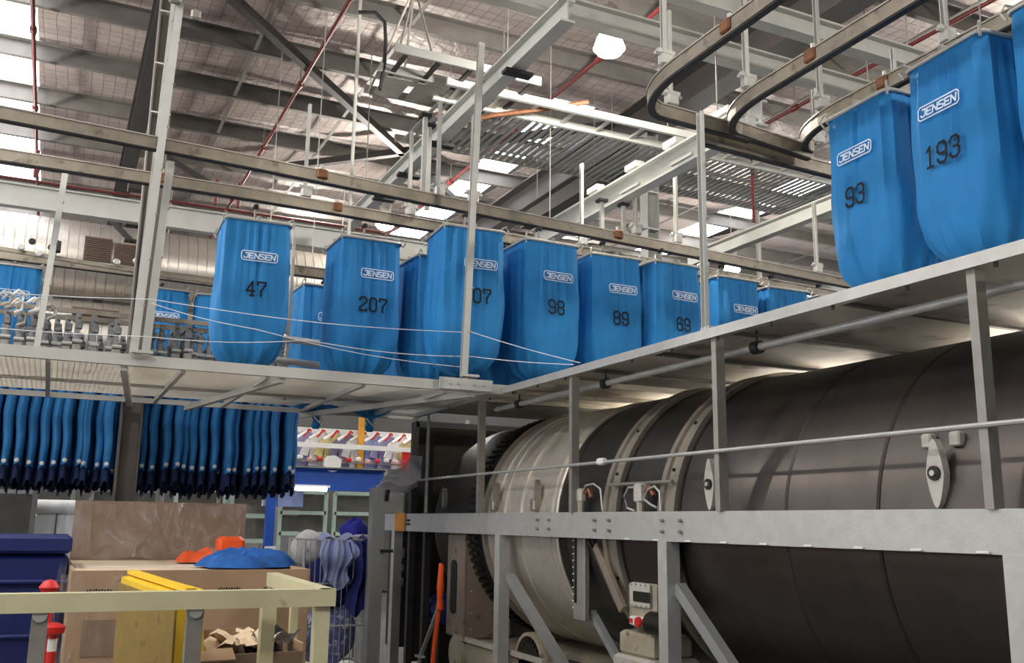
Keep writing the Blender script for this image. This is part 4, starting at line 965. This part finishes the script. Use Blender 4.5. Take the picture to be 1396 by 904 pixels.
# laundry cage with clothes
t = thing('laundry_cage', 'wire laundry cage trolley heaped with clothes beside the grey post', 'trolley', (2.75, 9.8, 0))
for x in (2.3, 3.02):
    for y in (9.45, 10.1): obj('cage_post', MB().rod((x, y, .15), (x, y, 1.42), .014), galv, t)
for z in (.2, .6, 1.0, 1.42):
    obj('cage_hoop', MB().tube([(2.3, 9.45, z), (3.02, 9.45, z), (3.02, 10.1, z), (2.3, 10.1, z)], .01, 6, True), galv, t)
mb = MB()
for k in range(14): mb.rod((2.3+k*.055, 9.45, .2), (2.3+k*.055, 9.45, 1.42), .004, 4)
for k in range(11): mb.rod((3.02, 9.45+k*.065, .2), (3.02, 9.45+k*.065, 1.42), .004, 4)
for k in range(11): mb.rod((2.3, 9.45+k*.065, .2), (2.3, 9.45+k*.065, 1.42), .004, 4)
o = obj('cage_wires', mb, galv, t); o['kind'] = 'stuff'
obj('cage_floor', MB().box((2.66, 9.78, .18), (.72, .65, .02)), galv, t)
for x in (2.36, 2.96):
    for y in (9.5, 10.05): obj('castor', MB().lathe([(.02, -.02), (.06, -.02), (.06, .02), (.02, .02)], (x, y, .06), 'X', 14), dark_rubber, t, smooth=True); obj('castor_fork', MB().box((x, y, .13), (.03, .04, .08)), galv, t)
lump('white_laundry_sack', (2.44, 9.9, 1.33), (.34, .36, .34), white_cloth, 'white stuffed laundry sack on the left of the cage trolley', 'laundry sack', 4, .05)
def drape(x0, x1, y, z0, z1, m, label, seed, name='draped_garment'):
    rr = random.Random(seed); p = rr.uniform(0, 6)
    def fn(u, v):
        e = (x1-x0)*.12*math.sin(v*7+p)
        return (x0+(x1-x0)*u+e*(u-.5)*2, y-.09*math.sin(math.pi*min(1, v*1.5))-.035*math.sin(u*16+p+2*v)-.02*math.sin(u*31+5*v), z0+(z1-z0)*v+.05*math.sin(u*9+p)*v)
    mb = MB().grid(fn, 30, 14); 
    mb.grid(lambda u, v: (x0+(x1-x0)*u, y+.3*v, z0+.03*math.sin(u*9+p)+.04*math.sin(v*3)), 16, 4)
    o = obj(name, mb, m, smooth=True); tag(o, label, 'garment')
drape(2.45, 2.78, 9.42, 1.42, .98, lilac_cloth, 'pale blue shirts draped over the front of the cage trolley', 2)
drape(2.74, 2.98, 9.4, 1.4, .72, navy_cloth, 'navy garment hanging down the right front of the cage trolley', 3)
lump('navy_garment_heap', (2.96, 10.0, 1.5), (.28, .3, .24), mat('royal_cloth', '#2a2f9a', .85, 0, .12, 7, .2, 40), 'royal blue garment bundle on top of the cage trolley', 'garment', 6, .12)
lump('white_sleeve', (2.9, 9.6, 1.44), (.24, .06, .06), white_cloth, 'white sleeve sticking out of the blue heap on the cage', 'garment', 8, .05)
lump('printed_laundry', (2.66, 9.78, .48), (.56, .5, .56), mat('patterned_cloth', '#6670a0', .85, 0, .5, 14, .4, 30, spots=('#c4c6d6', 16, .55)), 'patterned blue and white laundry filling the lower cage', 'laundry', 9, .1)
lump('dark_laundry', (2.68, 9.8, 1.0), (.6, .52, .5), navy_cloth, 'dark navy laundry filling the upper cage', 'laundry', 10, .08)
lump('lilac_shirt_bundle', (2.12, 9.1, .17), (.3, .3, .34), mat('check_cloth', '#7480ab', .85, 0, .35, 20, .3, 40), 'checked blue shirt bundle on the floor left of the cage trolley', 'garment', 11, .12)

# ================================================================ FAR BACKGROUND
t = thing('mezzanine_beam', 'bright blue steel beam with a lit tube under it beyond the bags', 'beam', (4.3, 16, 2.2))
obj('blue_beam', MB().beam((1.0, 16, 2.28), (5.2, 16, 2.28), ibeam(.2, .36)), blue_steel, t)
obj('beam_top_plate', MB().box((3.1, 16, 2.475), (4.2, .3, .02)), paint_mid, t)
obj('beam_post', MB().beam((3.33, 16.2, 0), (3.33, 16.2, 2.1), rect(.14, .14), (0, 1, 0)), blue_steel, t); obj('post_sleeve', MB().box((3.35, 16.2, 1.12), (.18, .18, .12)), white_m, t)
t = thing('tube_light', 'lit white fluorescent tube under the blue beam', 'lamp', (3.9, 15.8, 2.1))
obj('tube', MB().rod((3.4, 15.78, 2.11), (4.15, 15.78, 2.11), .03, 10), tube_m, t); obj('fitting', MB().box((3.78, 15.82, 2.16), (.85, .1, .04)), white_m, t)
t = thing('garment_rail', 'white twin rails of the garment conveyor beyond the bags', 'rail', (3.2, 16.5, 2.5))
for z, yy in ((3.17, 16.6), (2.87, 16.1)): obj('rail_bar', MB().beam((1.5, yy, z), (8.5, yy, z-.03), rect(.06, .08)), white_m, t)
obj('rail_bar', MB().beam((1.5, 16.6, 2.6), (8.5, 16.6, 2.72), rect(.03, .04)), galv_dull, t)
for x in (1.6, 7.0, 8.4): obj('rail_post', MB().beam((x, 16.6, 0), (x, 16.6, 3.5), rect(.06, .06), (0, 1, 0)), galv_dull, t)
t = thing('yellow_post', 'amber yellow upright post in front of the garment rails', 'post', (4.85, 16.3, 2.4)); obj('post_bar', MB().beam((4.85, 16.3, 2.48), (4.85, 16.3, 3.4), rect(.1, .06), (0, 1, 0)), mat('amber_paint', '#d99a2c', .5), t); obj('post_foot', MB().box((4.85, 16.3, 2.48), (.18, .18, .02)), galv_dull, t)
rg = random.Random(11)
gcols = [white_cloth, lilac_cloth, mat('lavender_cloth', '#9a93bd', .85), white_cloth, mat('yellow_cloth', '#d8c98a', .85), mat('grey_cloth', '#77748a', .85)]
gnames = ['white', 'pale blue', 'lavender', 'white', 'pale yellow', 'grey']
place_words = ['at the far left end', 'second along', 'third along', 'left of the amber post', 'just right of the amber post', 'right of the amber post', 'near the dark frame', 'at the right end']
for i in range(12):
    x = 3.45+i*.245; k = i % 6; z0 = 3.12
    sz = 1.6; t = thing('hanging_garment', '%s garment on a hanger, %s of twelve on the far rail' % (gnames[k], ['first', 'second', 'third', 'fourth', 'fifth', 'sixth', 'seventh', 'eighth', 'ninth', 'tenth', 'eleventh', 'last'][i]), 'garment', (x, 16.4, z0), group='garments on the far rail')
    L_ = .34 if i > 1 else .85
    prof = [(-.05, .0), (.05, 0), (.2, -.12), (.26, -.3), (.17, -.32), (.14, -.2), (.15, -L_-.1), (-.15, -L_-.1), (-.14, -.2), (-.17, -.32), (-.26, -.3), (-.2, -.12)]
    a = rg.uniform(.1, .45); ca, sa = math.cos(a), math.sin(a); v = []
    for s in (-.02, .02):
        for px, pz in prof: v.append((px*sz*ca-s*sa, px*sz*sa+s*ca, pz*sz*.85))
    n = len(prof)
    obj('garment_body', MB().add(v, [tuple(range(n)), tuple(range(2*n-1, n-1, -1))]+[(j, (j+1) % n, n+(j+1) % n, n+j) for j in range(n)]), gcols[k], t, local=True)
    obj('hanger', MB().tube([(-.26*ca, -.26*sa-.03, -.14), (0, -.02, .02), (.26*ca, .26*sa-.03, -.14)], .032, 5), white_m, t, local=True)
    obj('hanger_hook', MB().tube([(-.1, -.07, -.1), (0, -.05, .03), (.04, -.05, .0)], .02, 5), red_m, t, local=True)
for i, x in enumerate([3.6+k*.17 for k in range(13)]):
    z = 2.64+.02*math.sin(i*2.1)
    o = obj('hanger_clip', MB().bev((x, 16.2, z), (.1, .06, .07), .015), (red_m, white_m, mat('pink_plastic', '#d9a6a0', .5))[i % 3]); tag(o, '%s clip, %s from the left in the line above the blue beam' % (('red', 'white', 'pink')[i % 3], ['first', 'second', 'third', 'fourth', 'fifth', 'sixth', 'seventh', 'eighth', 'ninth', 'tenth', 'eleventh', 'twelfth', 'thirteenth'][i]), 'clip', 'clips along the lower garment rail')
o = obj('red_sign', MB().bev((5.72, 16.21, 2.66), (.26, .06, .36), .01), red_m); tag(o, 'bright red panel beside the dark frame, above the plastic sheet', 'panel')
o = obj('white_reel', MB().lathe([(.06, -.06), (.14, -.06), (.14, .06), (.06, .06)], (4.28, 16.0, 2.55), 'Y', 20), white_m, smooth=True); tag(o, 'round white reel lying on top of the blue beam', 'reel')
t = thing('clip_rail', 'thin rail carrying the red and white clips above the blue beam', 'rail', (3, 16.25, 2.6)); obj('rail_bar', MB().beam((2.4, 16.27, 2.6), (6.2, 16.27, 2.6), rect(.03, .03)), galv_dull, t)
obj('rail_post', MB().beam((2.5, 16.27, 0), (2.5, 16.27, 2.6), rect(.05, .05), (0, 1, 0)), galv_dull, t)
# mint frames = far rack doors
def rack(x, y, wd, z0, z1, label, nsh=2, m=mint, pm=grey_panel):
    t = thing('rack_frame', label, 'rack', (x, y, 0))
    for sx in (-1, 1): obj('upright', MB().beam((x+sx*wd/2, y, 0), (x+sx*wd/2, y, z1), rect(.07, .05), (0, 1, 0)), m, t)
    for i in range(nsh+1): obj('cross_rail', MB().box((x, y, z0+(z1-z0)*i/nsh), (wd, .05, .07)), m, t)
    for i in range(nsh): obj('infill_panel', MB().box((x, y+.06, z0+(z1-z0)*(i+.5)/nsh), (wd-.1, .02, (z1-z0)/nsh-.1)), pm, t)
rack(3.55, 19, .75, 1.2, 2.15, 'mint-framed grey rack bay behind the blue post'); rack(4.55, 19, .9, 1.35, 2.15, 'mint-framed grey rack bay right of the blue post')
rack(5.65, 19, .95, 1.35, 2.15, 'mint-framed grey rack bay nearest the grey door post'); rack(2.6, 19, .9, 1.2, 2.15, 'mint-framed rack bay showing behind the wrapped carton')
rack(1.3, 19, 1.2, .8, 2.1, 'dark rack bay behind the wrapped carton, left', 2, galv_dull); rack(-.25, 19, 1.3, .8, 2.3, 'grey rack bay beyond the navy bin', 2, galv_dull)
t = thing('white_machine', 'white cabinet with round-topped drum left of the wrapped carton', 'machine', (.1, 14, 0))
obj('cabinet', MB().bev((.12, 14.2, .82), (.55, .5, 1.64), .03), white_m, t); obj('top_roll', MB().rod((-.12, 14.0, 1.72), (.36, 14.0, 1.72), .1, 18), white_m, t, smooth=True)
obj('door_gap', MB().box((.12, 13.94, 1.45), (.012, .01, .4)), dark_rubber, t)
t = thing('grey_shelf', 'grey steel shelf frame behind the navy bin at the left edge', 'shelf', (-.5, 13.5, 0))
for x in (-1.4, -.15): obj('shelf_post', MB().beam((x, 13.5, 0), (x, 13.5, 1.95), rect(.06, .06), (0, 1, 0)), galv_dull, t)
for z in (.6, 1.35, 1.9): obj('shelf_rail', MB().box((-.78, 13.5, z), (1.3, .05, .05)), galv, t)
obj('shelf_back', MB().box((-.78, 13.75, 1.0), (1.3, .02, 1.8)), grey_panel, t)
# blocks of machinery closing the far view above the blue beam
t = thing('far_press_line', 'long row of dim grey machines beyond the garment rails', 'machinery', (6, 21, 0))
for i, x in enumerate((-3.5, -1, 1.5, 4, 6.5, 9, 11.5, 14)):
    obj('machine_cabinet', MB().bev((x, 22.3, 1.2+.15*(i % 3)), (2.2, 1.2, 2.4+.3*(i % 3)), .05), (paint_mid, grey_panel, wallm)[i % 3], t)
    obj('machine_hood', MB().bev((x, 22.3, 3.0), (1.4, .9, .7), .05), paint_mid, t)
# far right roof clutter: ducts and brackets
t = thing('far_pipe_run', 'bright pipes and brackets under the roof left of bag 93', 'pipe', (9, 12.6, 5.4))
for z, r in ((5.5, .09), (5.15, .05)): obj('pipe_run', MB().rod((7.6, 12.5, z), (17, 12.5, z), r, 12), white_m if r > .08 else galv, t, smooth=True)
for x in (10.6, 12.6): obj('pipe_bracket', MB().box((x, 12.45, 6.5), (.06, .06, 3.0)), galv_dull, t)
for i, x in enumerate((9.3, 9.9, 10.6)):
    t = thing('track_stub', ['left', 'middle', 'right'][i]+' of three vertical hangers above the far bag tops at right', 'hanger', (x, 9.2, 4.5)); obj('hanger_bar', MB().box((x, 9.0, 4.9), (.07, .07, .8)), paint_grey, t); obj('hanger_foot', MB().bev((x, 9.0, 4.53), (.14, .1, .08), .015), galv, t)
